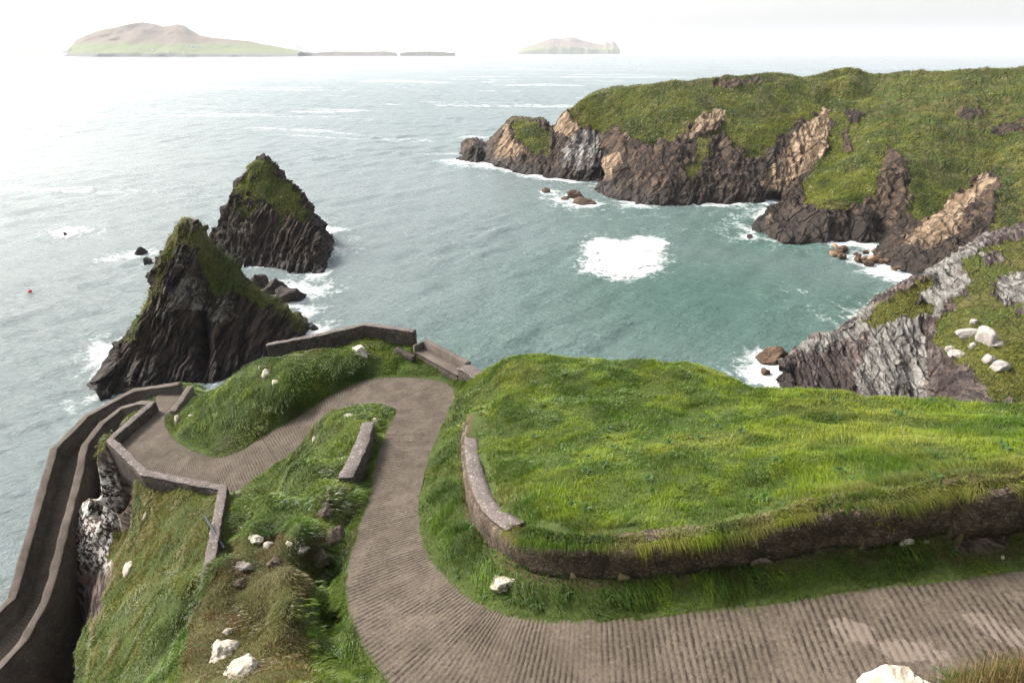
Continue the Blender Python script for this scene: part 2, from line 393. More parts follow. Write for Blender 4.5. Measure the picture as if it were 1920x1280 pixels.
# ================================================================== NEAR LAND
# road cross-sections: (inner edge, outer edge); pixel of the photo + drop below the eye, or a world point
def Wd(x, y, d): return np.array([x, y, CH - d])
road_sec = [
 (Wd(26, 9.4, 7.6), Wd(26, 5.6, 7.6)), (Wd(18, 8.95, 8.7), Wd(18, 5.2, 8.7)), (P(1920, 1068, 9.7), Wd(10.4, 4.9, 9.7)), (P(1600, 1112, 10.5), Wd(7.0, 4.7, 10.5)),
 (P(1350, 1146, 11.2), Wd(4.3, 4.7, 11.2)), (P(1150, 1166, 11.8), Wd(2.0, 4.9, 11.9)), (P(1000, 1165, 12.4), Wd(-.6, 5.5, 12.5)),
 (P(900, 1136, 12.9), P(742, 1290, 13.0)), (P(840, 1090, 13.4), P(672, 1185, 13.5)), (P(800, 1040, 13.9), P(652, 1095, 14.1)),
 (P(785, 985, 14.4), P(665, 1020, 14.6)), (P(785, 930, 15.0), P(688, 950, 15.1)), (P(800, 870, 15.7), P(703, 880, 15.8)),
 (P(818, 820, 16.3), P(722, 820, 16.4)), (P(840, 770, 16.9), P(742, 775, 17.0)), (P(851, 738, 17.3), P(735, 763, 17.3)),
 (P(828, 716, 17.5), P(712, 757, 17.5)), (P(765, 708, 17.7), P(690, 756, 17.7)), (P(690, 712, 18.0), P(662, 762, 18.0)),
 (P(620, 742, 18.4), P(625, 785, 18.4)), (P(585, 765, 18.8), P(597, 808, 18.8)), (P(540, 793, 19.2), P(562, 835, 19.2)),
 (P(492, 820, 19.6), P(520, 865, 19.6)), (P(455, 843, 19.9), P(475, 897, 19.9)), (P(408, 858, 20.1), P(432, 922, 20.1)),
 (P(360, 845, 20.3), P(350, 902, 20.3)), (P(325, 824, 20.5), P(272, 880, 20.5)), (P(309, 800, 20.7), P(225, 826, 20.7)),
 (P(308, 782, 20.8), P(252, 798, 20.8)), (P(322, 766, 20.9), P(284, 766, 20.9)), (P(345, 731, 21.0), P(297, 734, 21.0))]
secA = np.array([s[0] for s in road_sec]); secB = np.array([s[1] for s in road_sec])
rA = catmull(secA, 1800); rB = catmull(secB, 1800)
rC = (rA + rB) / 2; rS = np.concatenate([[0], np.cumsum(np.linalg.norm(np.diff(rC, axis=0), axis=1))])
def road_query(x, y):
    """distance beyond the road edge (negative inside) and road height there"""
    A, B, C = rA[::3], rB[::3], rC[::3]
    de = np.empty(x.shape); rz = np.empty(x.shape)
    for k in range(0, len(x), 20000):
        xs, ys = x[k:k + 20000, None], y[k:k + 20000, None]
        # distance to each cross-section segment
        ex, ey = (B - A)[:, 0], (B - A)[:, 1]; q = ex ** 2 + ey ** 2
        t = np.clip(((xs - A[:, 0]) * ex + (ys - A[:, 1]) * ey) / q, 0, 1)
        d = np.hypot(xs - A[:, 0] - t * ex, ys - A[:, 1] - t * ey)
        i = d.argmin(1); j = np.arange(len(i)); tt = t[j, i]
        tin = (tt > .002) & (tt < .998)
        de[k:k + 20000] = np.where(tin, np.maximum(d[j, i] - .12, 0), d[j, i]); rz[k:k + 20000] = A[i, 2] * (1 - tt) + B[i, 2] * tt
    return de, rz

# mound retaining wall line: top outer edge
wm_top = np.array([P(874, 788, 15.2), P(871, 826, 14.4), P(876, 885, 13.3), P(895, 942, 12.4), P(921, 974, 11.8), P(962, 1000, 11.25),
 P(1003, 1006, 10.9), P(1059, 1015, 10.6), P(1157, 1018, 10.3), P(1260, 1010, 10.0), P(1425, 983, 9.4), P(1575, 943, 8.75), P(1687, 937, 8.5), P(1800, 911, 8.1), P(1920, 903, 7.8),
 Wd(16, 9.9, 7.2), Wd(26, 11, 6.4)])
wm_base_d = np.array([1.0, 1.0, 1.0, 1.0, .95, .9, .85, .8, .8, .8, .85, .95, .9, .95, .95, .95, .95])
ridge1 = [P(905, 704, 15.9), P(935, 688, 15.2), P(980, 673, 14.6), P(1050, 676, 14.2), P(1160, 681, 13.8), P(1285, 684, 13.3), P(1345, 708, 12.9), P(1420, 736, 12.4),
 P(1600, 744, 11.3), P(1750, 757, 10.4), P(1920, 772, 9.5), Wd(24, 15.5, 8)]
m1_in = [P(875, 770, 15.8), P(878, 745, 16.3), P(895, 730, 16.2), P(900, 800, 14.6), P(890, 850, 13.8), P(950, 800, 14.2), P(1000, 850, 13.0), P(1000, 750, 14.1), P(1200, 800, 12.6), P(1300, 880, 11.1),
 P(1100, 930, 11.4), P(1600, 840, 9.9), P(1800, 850, 8.8), P(1450, 900, 10.0), P(1200, 730, 13.4), P(1500, 790, 11.1), P(1750, 800, 9.8), P(940, 900, 12.6), P(1000, 960, 11.5), P(1450, 950, 9.5), P(1700, 900, 8.7)]
h1_pts = list(wm_top - [0, 0, .06]) + ridge1 + m1_in + [P(852, 745, 17.2), P(846, 765, 16.9), P(868, 735, 16.9)]
h0_pts = list(secA) + list(secB) + [
 # wall foot on the road side
 P(866, 800, 16.1), P(862, 850, 15.0), P(868, 920, 13.9), P(898, 986, 13.2), P(964, 1019, 12.1), P(1029, 1044, 11.7), P(1088, 1052, 11.35), P(1157, 1052, 11.1), P(1260, 1041, 10.8), P(1440, 1016, 10.2),
 P(1560, 998, 9.75), P(1650, 972, 9.4), P(1762, 968, 9.15), P(1920, 948, 8.75), Wd(16, 9.7, 8.1), Wd(26, 10.6, 7.3),
 P(850, 1010, 13.2), P(920, 1060, 12.4), P(1000, 1100, 12.0), P(1200, 1100, 11.3), P(1500, 1060, 10.3), P(1700, 1030, 9.7),
 P(868, 762, 16.4), P(872, 735, 16.7), P(884, 713, 16.8),
 # bank inside the upper hairpin, below the parapet
 P(507, 671, 17.6), P(592, 657, 17.1), P(635, 648, 16.9), P(685, 632, 16.7), P(715, 642, 16.8), P(777, 650, 17.0), P(480, 680, 17.8), P(440, 702, 18.3), P(400, 736, 19.0), P(345, 770, 20.1), P(322, 788, 20.3),
 P(500, 740, 17.9), P(600, 700, 17.3), P(450, 790, 19.0), P(380, 800, 19.7), P(550, 755, 18.2), P(650, 690, 17.2), P(720, 672, 17.2), P(820, 690, 17.3), P(870, 712, 17.2),
 # knoll between the two legs
 P(660, 776, 16.3), P(610, 788, 17.0), P(585, 812, 18.0), P(700, 768, 16.7), P(620, 850, 16.3), P(660, 830, 15.95), P(690, 800, 16.0), P(575, 845, 18.2), P(640, 870, 15.5), P(715, 830, 16.5), P(708, 850, 16.2), P(600, 865, 16.0),
 # spine running towards the viewer
 P(600, 900, 15.2), P(560, 950, 14.9), P(540, 1000, 14.5), P(570, 870, 15.9), P(555, 888, 15.6), P(524, 935, 15.3), P(488, 951, 15.2), P(446, 1018, 14.7), P(400, 1084, 14.25), P(375, 1122, 14.0), P(350, 1187, 13.6), P(327, 1262, 13.2),
 P(640, 908, 14.95), P(606, 935, 14.6), P(596, 991, 14.2), P(573, 1014, 14.0), P(558, 1080, 13.6), P(557, 1139, 13.2), P(570, 1270, 12.4), P(520, 1000, 14.3), P(480, 1060, 14.0), P(450, 1120, 13.6), P(500, 1150, 13.3), P(420, 1180, 13.2),
 P(480, 1250, 12.6), P(400, 1272, 12.7),
 P(684, 905, 15.9), P(640, 1000, 15.1), P(622, 1060, 14.9), P(600, 1100, 14.7), P(622, 1180, 14.6), P(660, 1250, 13.9),
 # hollow between the spine and the landing wall
 P(500, 880, 19.7), P(470, 930, 19.5), P(440, 990, 19.3), P(432, 1050, 19.0), Wd(-10.6, 15.6, 19.4), Wd(-10, 12.5, 18.6), Wd(-11.5, 19, 19.8), P(540, 860, 19.2),
 # steep slope under the landing wall
 P(207, 838, 20.7), P(270, 897, 20.3), P(340, 915, 19.9), P(400, 932, 19.6), P(390, 1000, 19.0), P(374, 1085, 18.3), P(300, 1000, 21.6), P(300, 1100, 21.0), P(350, 1050, 20.0), P(250, 1150, 22.0), P(200, 1275, 22.2), P(300, 1280, 19.6),
 P(240, 1000, 22.8), P(185, 890, 22.6), P(165, 940, 23.7), P(150, 1000, 24.9), P(148, 1060, 26.2), P(152, 1110, 27.4), P(200, 960, 23.5), P(195, 1040, 24.3), P(188, 1110, 25.3), P(216, 880, 22.0), P(212, 960, 23.2), P(202, 1050, 23.9), P(193, 1130, 23.9), P(188, 1200, 23.5), P(182, 1280, 22.9), Wd(-14, 8, 19.5), Wd(-13, 3, 17),
 # low ground in the chasm by the ramp and beyond the bank
 P(150, 1180, 29.5), P(215, 800, 25), P(245, 782, 24), P(420, 716, 21.8), P(385, 712, 22.3), Wd(-16, 38, 25), Wd(-26, 40, 27), Wd(-33, 32, 30), Wd(-34, 20, 30), Wd(-8, 40, 24), Wd(4, 38, 22),
 # viewer's own bank
 Wd(0, 0, 1.7), Wd(0, .6, 2.1), Wd(0, 2.2, 5.2), Wd(0, 4.3, 9.4), Wd(2, 4.2, 9.6), Wd(-3, 4.6, 11), Wd(-6, 5, 10.6), Wd(-6, 2, 5.5), Wd(-9, 6, 13), Wd(-8, 0, 5), Wd(0, -6, 1), Wd(-10, -6, 3), Wd(15, -6, 1), Wd(28, 0, 3),
 P(1730, 1310, 4.7), P(1850, 1290, 4.4), P(1930, 1272, 4.2), P(1630, 1370, 5.0), Wd(2.6, 3.1, 6.6), Wd(3.4, 3.6, 7.6), Wd(5, 3.6, 8), Wd(6, 2.6, 5.2), Wd(8, 2.4, 5), Wd(5, 1.7, 4.4), Wd(3, 1, 3.0), Wd(18, 3.6, 6.5), Wd(12, 3.4, 7.2), Wd(26, 3.5, 5.5)]
def mq(pts, c=.7):
    A = np.array(pts); X = A[:, :2]; d = np.hypot(X[:, None, 0] - X[None, :, 0], X[:, None, 1] - X[None, :, 1])
    K = -np.sqrt(d * d + c * c); n = len(X)
    M = np.zeros((n + 3, n + 3)); M[:n, :n] = K - np.eye(n) * .04; M[:n, n] = 1; M[:n, n + 1:] = X; M[n, :n] = 1; M[n + 1:, :n] = X.T
    w = np.linalg.solve(M, np.concatenate([A[:, 2], [0, 0, 0]]))
    def f(x, y):
        o = np.empty(x.shape)
        for k in range(0, len(x), 20000):
            xs, ys = x[k:k + 20000, None], y[k:k + 20000, None]
            dd = -np.sqrt((xs - X[:, 0]) ** 2 + (ys - X[:, 1]) ** 2 + c * c)
            o[k:k + 20000] = dd @ w[:n] + w[n] + xs[:, 0] * w[n + 1] + ys[:, 0] * w[n + 2]
        return o
    return f
H0, H1 = mq(h0_pts), mq(h1_pts)
def out2(p, d):  # push a plan point away from the eye
    v = p[:2] / np.linalg.norm(p[:2]); return p[:2] + v * d
# limits of the land on top of the cliff
def out3(p, d): q = out2(p, d); return np.array([q[0], q[1], p[2]])
def W3(x, y, z): return np.array([x, y, z], float)
Lpoly3 = np.array([W3(34, -12, 34), W3(34, 17, 28)] + [out3(p, .4) for p in ridge1[::-1]] +
 [out3(P(880, 700, 16.7), .5), out3(P(795, 640, 16.6), .7), out3(P(780, 618, 16.6), .3), out3(P(685, 606, 16.6), .3), out3(P(592, 627, 16.8), .3), out3(P(497, 645, 17.3), .3)] +
 [P(476, 678, 17.8), P(438, 700, 18.3), P(398, 734, 19), P(362, 745, 20) + [-.1, .3, 0], P(362, 722, 21), P(345, 714, 21), P(298, 726, 21), P(286, 748, 21), P(202, 829, 20.8) + [-.2, -.1, 0],
  P(186, 858, 21.2), P(170, 888, 22.7), P(150, 940, 24.2), P(140, 1000, 25.2), P(139, 1070, 26.8), P(147, 1130, 28), P(174, 1200, 26.0), P(177, 1280, 24.2), W3(-16.5, 9, 14), W3(-16, 3, 16), W3(-16, -12, 28)])
Lpoly = Lpoly3[:, :2]
def capz(x, y):
    d = np.full(x.shape, 1e9); z = np.zeros(x.shape); A = np.concatenate([Lpoly3, Lpoly3[:1]])
    for p, q_ in zip(A[:-1], A[1:]):
        e = (q_ - p)[:2]; t = np.clip(((x - p[0]) * e[0] + (y - p[1]) * e[1]) / (e @ e + 1e-12), 0, 1); dd = np.hypot(x - p[0] - t * e[0], y - p[1] - t * e[1])
        m = dd < d; d[m] = dd[m]; z[m] = (p[2] + (q_[2] - p[2]) * t)[m]
    return z
wmc = catmull(wm_top, 160)
M1poly = np.concatenate([wmc[::-1][:, :2], [P(866, 764, 16.3)[:2], P(868, 742, 16.7)[:2], P(884, 712, 16.8)[:2], out2(P(900, 690, 16.7), 8), [0, 60], [60, 60], [60, 11]]])
def land(x, y, detail=True):
    de, rz = road_query(x, y)
    h0 = H0(x, y); h1 = H1(x, y); m1 = inpoly(x, y, M1poly)
    h = np.where(m1, h1, h0)
    q = xy0(x, y)
    if detail:
        h = h + (fbm(q, .95, 4, 3) * .24 + fbm(q, 3.5, 2, 9) * .18) * sstep(.1, 1.2, de)
    k = sstep(-.02, .75, de); h = np.where(de < .012, rz - .12, (rz + .015) * (1 - k) + h * k)
    ins = inpoly(x, y, Lpoly); d = np.where(ins, 0, segdist(x, y, Lpoly, True))
    jit = fbm(q, 1.7, 4, 21) * .7 + .35
    dd = np.maximum(d - jit * sstep(0, 1, d) * .6, 0)
    cl = .8 * dd + 2.6 * np.maximum(dd - .7, 0)
    din = segdist(x, y, Lpoly, True)
    h = np.minimum(h, capz(x, y) + .15 + np.where(ins, din * np.where(x < -20.5, 1.0, 3.2), 0))
    h = h - cl
    h = h + sstep(.6, 2, d) * np.minimum(ridged(q, 2.2, 4, 5) * 1.3 - .7, 0)
    return np.maximum(h, -3.0), m1, d, de
gx = np.arange(-34, 34.01, .14); gy = np.arange(-10, 50.01, .14)
GX, GY = np.meshgrid(gx, gy, indexing='ij'); fx, fy = GX.ravel(), GY.ravel()
hz, m1m, dcl, dro = land(fx, fy)
LV = np.stack([fx, fy, hz], -1); LN = vnormals(LV, len(gx), len(gy))
slope = LN[:, 2]
pu, pv, pD = proj(LV)
# pale earthy / heathery colouring of the bare ground
base = np.full((len(LV), 3), (.055, .075, .018)) * (1 + .5 * fbm(LV, 2.0, 3, 8)[:, None])
zone_ridge = inpoly(pu, pv, [(330, 1290), (350, 1185), (400, 1083), (450, 1010), (520, 1000), (580, 1020), (600, 1060), (560, 1140), (580, 1290)]) & (LV[:, 2] > 19.5)
zone_slope = inpoly(pu, pv, [(150, 830), (205, 835), (270, 895), (410, 930), (380, 1100), (325, 1290), (170, 1290)]) & (LV[:, 2] < 17.5)
base[zone_ridge] = np.array((.065, .058, .022)) * (1 + .5 * fbm(LV[zone_ridge], 1.0, 3, 18)[:, None])
earth = inpoly(pu, pv, [(600, 935), (640, 905), (690, 880), (690, 930), (650, 1040), (620, 1070), (570, 1045), (575, 1015), (597, 990)]) & (LV[:, 2] > 19)
rockw = sstep(.34, .2, slope) * .9
rockw = np.maximum(rockw, sstep(.5, 1.2, dcl) * sstep(.75, .55, slope))
base[earth] = np.array((.075, .050, .030)) * (1 + .6 * fbm(LV[earth], .6, 3, 28)[:, None]); rockw = np.where(earth, rockw * .35, rockw)
rockw = np.where(m1m & (dcl < .6), 0, rockw)
nearb = (fy < 4.2) & (fx > 0)
base[nearb] = np.array((.05, .06, .018)) * (1 + .5 * fbm(LV[nearb], .4, 3, 19)[:, None]); rockw = np.where(nearb, 0, rockw)
lipm = (wmd_ := segdist(fx, fy, wmc)) < .32
base[lipm] = np.array((.075, .058, .028)) * (1 + .5 * fbm(LV[lipm], .5, 3, 29)[:, None])
edge = np.where(m1m, 0, 1) * sstep(.9, .2, segdist(fx, fy, wmc)) * .55
crag = inpoly(pu + fbm(LV, .8, 3, 71) * 14, pv + fbm(LV, .8, 3, 72) * 14, [(218, 885), (224, 930), (212, 1000), (206, 1075), (192, 1150), (120, 1200), (100, 980), (160, 885)]) & (hz < 13.2) & (fx < -17)
rockw = np.where(crag, 1.0, rockw)
lich = crag * sstep(1085, 1035, pv)
# keep only cells that can be seen from around the viewpoint (drop the sea bed)
keepv = (hz > -2.9)
q = grid_faces(len(gx), len(gy)); q = q[keepv[q].any(1)]
used = np.unique(q); remap = -np.ones(len(LV), int); remap[used] = np.arange(len(used))
terr = link_mesh('terrain', LV[used], remap[q], M_turf, cols={'C': base[used], 'rock': rockw[used], 'lich': lich[used]})
tag(terr, 'grassy cliff-top ground the ribbed road winds down', 'ground', kind='structure')

# ---- road ribbon with real grooves
ns = int(rS[-1] / .032); na = 26
ss = np.linspace(0, rS[-1], ns)
def at_s(arr): return np.stack([np.interp(ss, rS, arr[:, k]) for k in range(3)], -1)
EA, EB = at_s(rA), at_s(rB)
tt = np.linspace(-.03, 1.03, na)[None, :, None]
RV = (EA[:, None] * (1 - tt) + EB[:, None] * tt)
flat = RV.reshape(-1, 3)
S2 = np.repeat(ss, na)
warp = fbm(flat, .9, 3, 51) * .035 + fbm(flat, .25, 2, 52) * .012
pit = .145
ph = ((S2 + warp) / pit) % 1.0
gr = np.clip(1.3 - np.abs(ph - .5) / .20, 0, 1)
land_zone = sstep(rS[-1] - 8.5, rS[-1] - 6.5, S2)            # the landing is smoother
mid = sstep(.3, .75, fbm(flat, 2.5, 3, 60) * .5 + .5)
amp = (.35 + .65 * sstep(-.3, .2, fbm(flat, .55, 3, 61))) * (1 - .75 * land_zone)
gr = gr * amp
flat[:, 2] -= gr * .022
flat[:, 2] += fbm(flat, 1.6, 2, 62) * .015
wpix = proj(flat); 
def ell(cx, cy, d, rx, ry, rot):
    c = P(cx, cy, d); a = R(rot); dx, dy = flat[:, 0] - c[0], flat[:, 1] - c[1]
    X = dx * math.cos(a) + dy * math.sin(a); Y = -dx * math.sin(a) + dy * math.cos(a)
    return np.clip(1.25 - np.hypot(X / rx, Y / ry), 0, 1)
patch = np.maximum.reduce([ell(1590, 1200, 10.9, .62, .38, -25), ell(1700, 1235, 10.6, .75, .35, -20), ell(1835, 1160, 10.0, .35, .2, -10), ell(1885, 1195, 10.0, .6, .3, -35)]) * .9
joint = np.exp(-((S2 - np.interp(10.35, np.arange(len(road_sec)), rS[np.linspace(0, 1799, len(road_sec)).astype(int)])) / .02) ** 2)
joint = np.maximum(joint, np.exp(-((S2 - np.interp(3.75, np.arange(len(road_sec)), rS[np.linspace(0, 1799, len(road_sec)).astype(int)])) / .025) ** 2))
for kk_ in (6.9, 13.1, 15.9, 18.4, 22.0, 25.2): joint = np.maximum(joint, .8 * np.exp(-((S2 - np.interp(kk_, np.arange(len(road_sec)), rS[np.linspace(0, 1799, len(road_sec)).astype(int)])) / .022) ** 2))
edgeT = np.tile(np.minimum(np.abs(tt.ravel() + .03), np.abs(1.03 - tt.ravel())), ns)
moss = sstep(.10, 0, edgeT) * .75 + joint * .5
road = link_mesh('road', flat, grid_faces(ns, na), M_road, cols={'groove': np.maximum(np.clip(gr * 1.1, 0, 1), joint), 'patch': patch, 'moss': moss})
tag(road, 'ribbed brown concrete road winding down in two hairpins to the landing', 'road', kind='structure')

# ================================================================== WALLS
def resample(pts, step, smooth=False):
    A = np.asarray(pts, float)
    if smooth: A = catmull(A, max(40, len(A) * 12))
    out = [A[0]]
    for a, b in zip(A[:-1], A[1:]):
        n = max(1, int(round(np.linalg.norm(b[:2] - a[:2]) / step)))
        for k in range(1, n + 1): out.append(a + (b - a) * k / n)
    return np.array(out)
def plan_normals(A):
    d = np.diff(A[:, :2], axis=0); d /= np.linalg.norm(d, axis=1, keepdims=True) + 1e-9
    nL = np.stack([-d[:, 1], d[:, 0]], -1)
    n = np.concatenate([nL[:1], nL[:-1] + nL[1:], nL[-1:]]); n /= np.linalg.norm(n, axis=1, keepdims=True) + 1e-9
    dn = np.concatenate([nL[:1], nL]); c = np.clip(np.sum(n * dn, 1, keepdims=True), .55, 1)
    return n / c
def strip_solid(A, prof, name, mat, parent, rough=.02, seed=1, rscale=.35):
    """sweep a closed profile prof(i)->(off, z) along A; capped ends"""
    N = plan_normals(A); n = len(A); m = len(prof(0))
    V = np.zeros((n, m, 3))
    for i in range(n):
        pr = np.array(prof(i)); V[i, :, :2] = A[i, :2] + N[i] * pr[:, :1]; V[i, :, 2] = pr[:, 1]
    V = V.reshape(-1, 3)
    if rough:
        V = V + np.stack([fbm(V, rscale, 3, seed), fbm(V, rscale, 3, seed + 7), fbm(V, rscale, 3, seed + 13)], -1) * rough
    fs = [grid_faces(n, m, wrap=True)]
    c0 = V[:m].mean(0); c1 = V[-m:].mean(0); V = np.concatenate([V, [c0, c1]])
    j = np.arange(m); k0, k1 = n * m, n * m + 1
    cap0 = np.stack([np.full(m, k0), (j + 1) % m, j], -1); cap1 = np.stack([np.full(m, k1), (n - 1) * m + j, (n - 1) * m + (j + 1) % m], -1)
    return link_mesh(name, V, [fs[0], cap0, cap1], mat, parent, smooth=False)
def wall(name, label, cat, pts, thick, height, mat, cope, step=.16, smooth=False, capt=.07, proud=.02, rough=.055, group=None, side=0.0, cope_range=None, body='masonry', drop_after=None):
    """pts: world points on the line of the top; height scalar or list; side shifts the section (+ = left of travel)"""
    hs = np.full(len(pts), height) if np.isscalar(height) else np.asarray(height, float)
    A4 = np.concatenate([np.asarray(pts, float), hs[:, None]], 1)
    A = resample(A4, step, smooth); r = empty(name, tuple(A[0, :3] - [0, 0, A[0, 3]])); tag(r, label, cat, group)
    l, rr = side + thick / 2, side - thick / 2
    def body_prof(i):
        z1 = A[i, 2] - capt - (drop_after[1] if drop_after and i > drop_after[0] * len(A) else 0); z0 = A[i, 2] - A[i, 3]; k = max(2, int((z1 - z0) / .25)) if False else 5
        zz = np.linspace(z0, z1, k)
        return [(l, z) for z in zz] + [((l + rr) / 2, z1)] + [(rr, z) for z in zz[::-1]]
    strip_solid(A, body_prof, body, mat, r, rough, 3, .4)
    if cope:
        B = A if cope_range is None else A[int(len(A) * cope_range[0]):int(len(A) * cope_range[1])]
        def cp(i):
            z = B[i, 2]; a, b = l + proud, rr - proud; w = a - b
            return [(a, z - capt + .004), (a, z - .015), (a - .02, z), (a - w * .33, z + .008), (b + w * .33, z + .008), (b + .02, z), (b, z - .015), (b, z - capt + .004)]
        strip_solid(B, cp, 'coping', cope, r, .06, 31, .35)
    return r

# 1 parapet above the upper hairpin
wall('parapet_wall', 'long grey stone parapet with pale lichened top on the bank above the upper hairpin', 'wall',
     [P(500, 646, 16.6), P(592, 628, 16.25), P(685, 607, 15.9), P(778, 620, 15.95)], .38, [1.5, 1.45, 1.3, 1.4], M_wall, M_cope)
# 2 landing wall
wall('landing_wall', 'low angular wall with lichen-flecked top round the outer edge of the road landing', 'wall',
     [P(287, 752, 20.15), P(206, 823, 20.0), P(270, 885, 19.7), P(418, 914, 19.15), P(402, 1000, 18.55), P(383, 1108, 17.9)], .37, [1.8, 2.6, 2.2, 1.8, 1.9, 1.9], M_wall, M_cope)
# 3 short wall at the end of the landing
wall('end_wall', 'short plain concrete wall closing the far right end of the landing', 'wall',
     [P(357, 723, 20.0), P(323, 771, 20.1)], .34, 2.2, M_smooth, M_smooth, capt=.06)
# 4 curved wall on the knoll between the road legs
wall('curved_wall', 'short curved wall with broad grey top on the grassy knoll between the road legs', 'wall',
     [P(690, 791, 15.6), P(681, 823, 15.25), P(665, 858, 14.9), P(648, 895, 14.6)], .54, 1.6, M_wall, M_cope, smooth=True, capt=.08)
# 5 retaining wall round the mound
wr = wall('retaining_wall', 'long curved earth and stone wall holding the big grassy mound above the road', 'wall',
     wm_top, .56, wm_base_d + .4, M_earth, None, smooth=True, side=.15, capt=.10, rough=.07, drop_after=(.27, .03))
A4 = catmull(wm_top, 220)[:66] + [0, 0, .035]
def cp_m(i):
    z = A4[i, 2]; w = .55 * min(1, .25 + i / 9.0)
    return [(.02, z - .10), (.0, z - .02), (.02, z), (w * .35, z + .012), (w * .7, z + .010), (w, z), (w, z - .10)]
strip_solid(A4, cp_m, 'coping', M_cope, wr, .03, 31, .25)

# 6 bench built into the seaward wall
bl, br = P(786, 656, 17.0), P(866, 700, 16.9)
bd = (br - bl)[:2]; bd /= np.linalg.norm(bd); bnv = np.array([-bd[1], bd[0]])
if bnv @ bl[:2] < 0: bnv = -bnv           # bnv points out to sea
bench = empty('wall_bench', tuple(bl - [0, 0, .8])); tag(bench, 'concrete bench with high back built into the wall beside the upper hairpin', 'bench')
def boxstrip(a, b, o0, o1, z0, z1, name, mat, parent, rough=.015, zb=None):
    d = (b - a)[:2]; d = d / np.linalg.norm(d); nn = np.array([-d[1], d[0]]); sg = 1 if nn @ bnv > 0 else -1
    A = resample(np.array([a, b]), .15)
    za = A[:, 2] - a[2]
    def pr(i):
        e0, e1 = sg * o0, sg * o1
        lo = z0 if zb is None else zb
        return [(e0, A[i, 2] + lo), (e0, A[i, 2] + (lo + z1) / 2), (e0, A[i, 2] + z1 - .02), (e0 + (e1 - e0) * .08, A[i, 2] + z1), (e1 - (e1 - e0) * .08, A[i, 2] + z1), (e1, A[i, 2] + z1 - .02), (e1, A[i, 2] + (lo + z1) / 2), (e1, A[i, 2] + lo)]
    return strip_solid(A, pr, name, mat, parent, rough, 5, .3)
boxstrip(bl, br, -.30, .48, -1.6, -.075, 'base', M_wall, bench, .035)
boxstrip(bl, br, -.33, .35, -.07, 0, 'seat', M_smooth, bench, .01)
boxstrip(bl, br, .36, .70, -1.4, .55, 'backrest', M_smooth, bench, .012)
e0 = bl + np.array([*(-bd * .02), 0]); 
boxstrip(bl - np.array([*(bd * .16), 0]), bl, -.34, .66, -1.5, .42, 'armrest', M_smooth, bench, .012)
wall('corner_wall', 'broad lichened stump of wall ending the bench beside the grassy mound', 'wall',
     [br + np.array([*(bd * .02 + bnv * .12), .45]), P(905, 706, 16.35)], .85, 1.7, M_wall, M_cope, capt=.08)
wall('kerb_wall', 'rough stone wall foot joining the parapet to the bench', 'wall',
     [P(742, 652, 16.75), P(776, 668, 17.0)], .4, 1.0, M_wall, None, capt=0, rough=.06)

# 7 ramp to the pier (solid) with its two parapets
ramp_o = [P(310, 734, 21.0), P(250, 742, 21.6), P(205, 765, 22.0), P(163, 788, 22.4), P(110, 846, 23.2), P(95, 905, 23.9), P(70, 1000, 25.0), P(42, 1085, 26.0), P(32, 1132, 26.5), P(-5, 1185, 27.2), P(-90, 1270, 28.3)]
ramp_i = [P(291, 752, 21.0), P(248, 768, 21.6), P(225, 776, 22.0), P(187, 806, 22.4), P(157, 846, 23.2), P(145, 905, 23.9), P(117, 1012, 25.0), P(98, 1100, 26.0), P(84, 1142, 26.5), P(42, 1218, 27.2), P(-40, 1310, 28.3)]
ro, ri = catmull(np.array(ramp_o), 420), catmull(np.array(ramp_i), 420)
RL = np.concatenate([[0], np.cumsum(np.linalg.norm(np.diff((ro + ri) / 2, axis=0), axis=1))])
nr = int(RL[-1] / .035); sr = np.linspace(0, RL[-1], nr)
ro2 = np.stack([np.interp(sr, RL, ro[:, k]) for k in range(3)], -1); ri2 = np.stack([np.interp(sr, RL, ri[:, k]) for k in range(3)], -1)
t2 = np.linspace(-.05, 1.05, 14)[None, :, None]; RR = (ro2[:, None] * (1 - t2) + ri2[:, None] * t2).reshape(-1, 3)
S3 = np.repeat(sr, 14); g3 = np.clip(1 - np.abs(((S3 + fbm(RR, .6, 2, 5) * .02) / .16) % 1 - .5) / .2, 0, 1) * (.5 + .5 * sstep(-.3, .2, fbm(RR, .5, 3, 66)))
RR[:, 2] -= g3 * .014
rampo = link_mesh('path', RR, grid_faces(nr, 14), M_road, cols={'groove': g3 * .8, 'patch': np.zeros(len(RR)), 'moss': np.tile(sstep(.9, 1.0, 1 - t2.ravel()) * .9, nr)})
tag(rampo, 'narrow ribbed ramp curving down the left edge towards the pier', 'path', kind='structure')
op = [P(338, 718, 20.3), P(250, 731, 20.7), P(163, 778, 21.45), P(100, 841, 22.25), P(87, 890, 22.85), P(56, 1000, 24.05), P(22, 1120, 25.4), P(-15, 1158, 25.9), P(-95, 1235, 27.1)]
ip = [P(283, 755, 20.75), P(262, 754, 20.95), P(226, 765, 21.35), P(190, 793, 21.8), P(159, 834, 22.5), P(147, 892, 23.2), P(119, 1000, 24.35), P(98, 1085, 25.3), P(85, 1125, 25.75), P(45, 1198, 26.5), P(-40, 1290, 27.6)]
wall('ramp_parapet', 'tall angular outer parapet along the seaward side of the pier ramp', 'wall', op, .40, [o[2] + 2 for o in op], M_render, M_smooth, step=.3, capt=.06, rough=.03)
wall('ramp_parapet', 'inner parapet of the pier ramp above the dark chasm', 'wall', ip, .40, [o[2] + 2 for o in ip], M_render, M_smooth, step=.3, capt=.06, rough=.03)
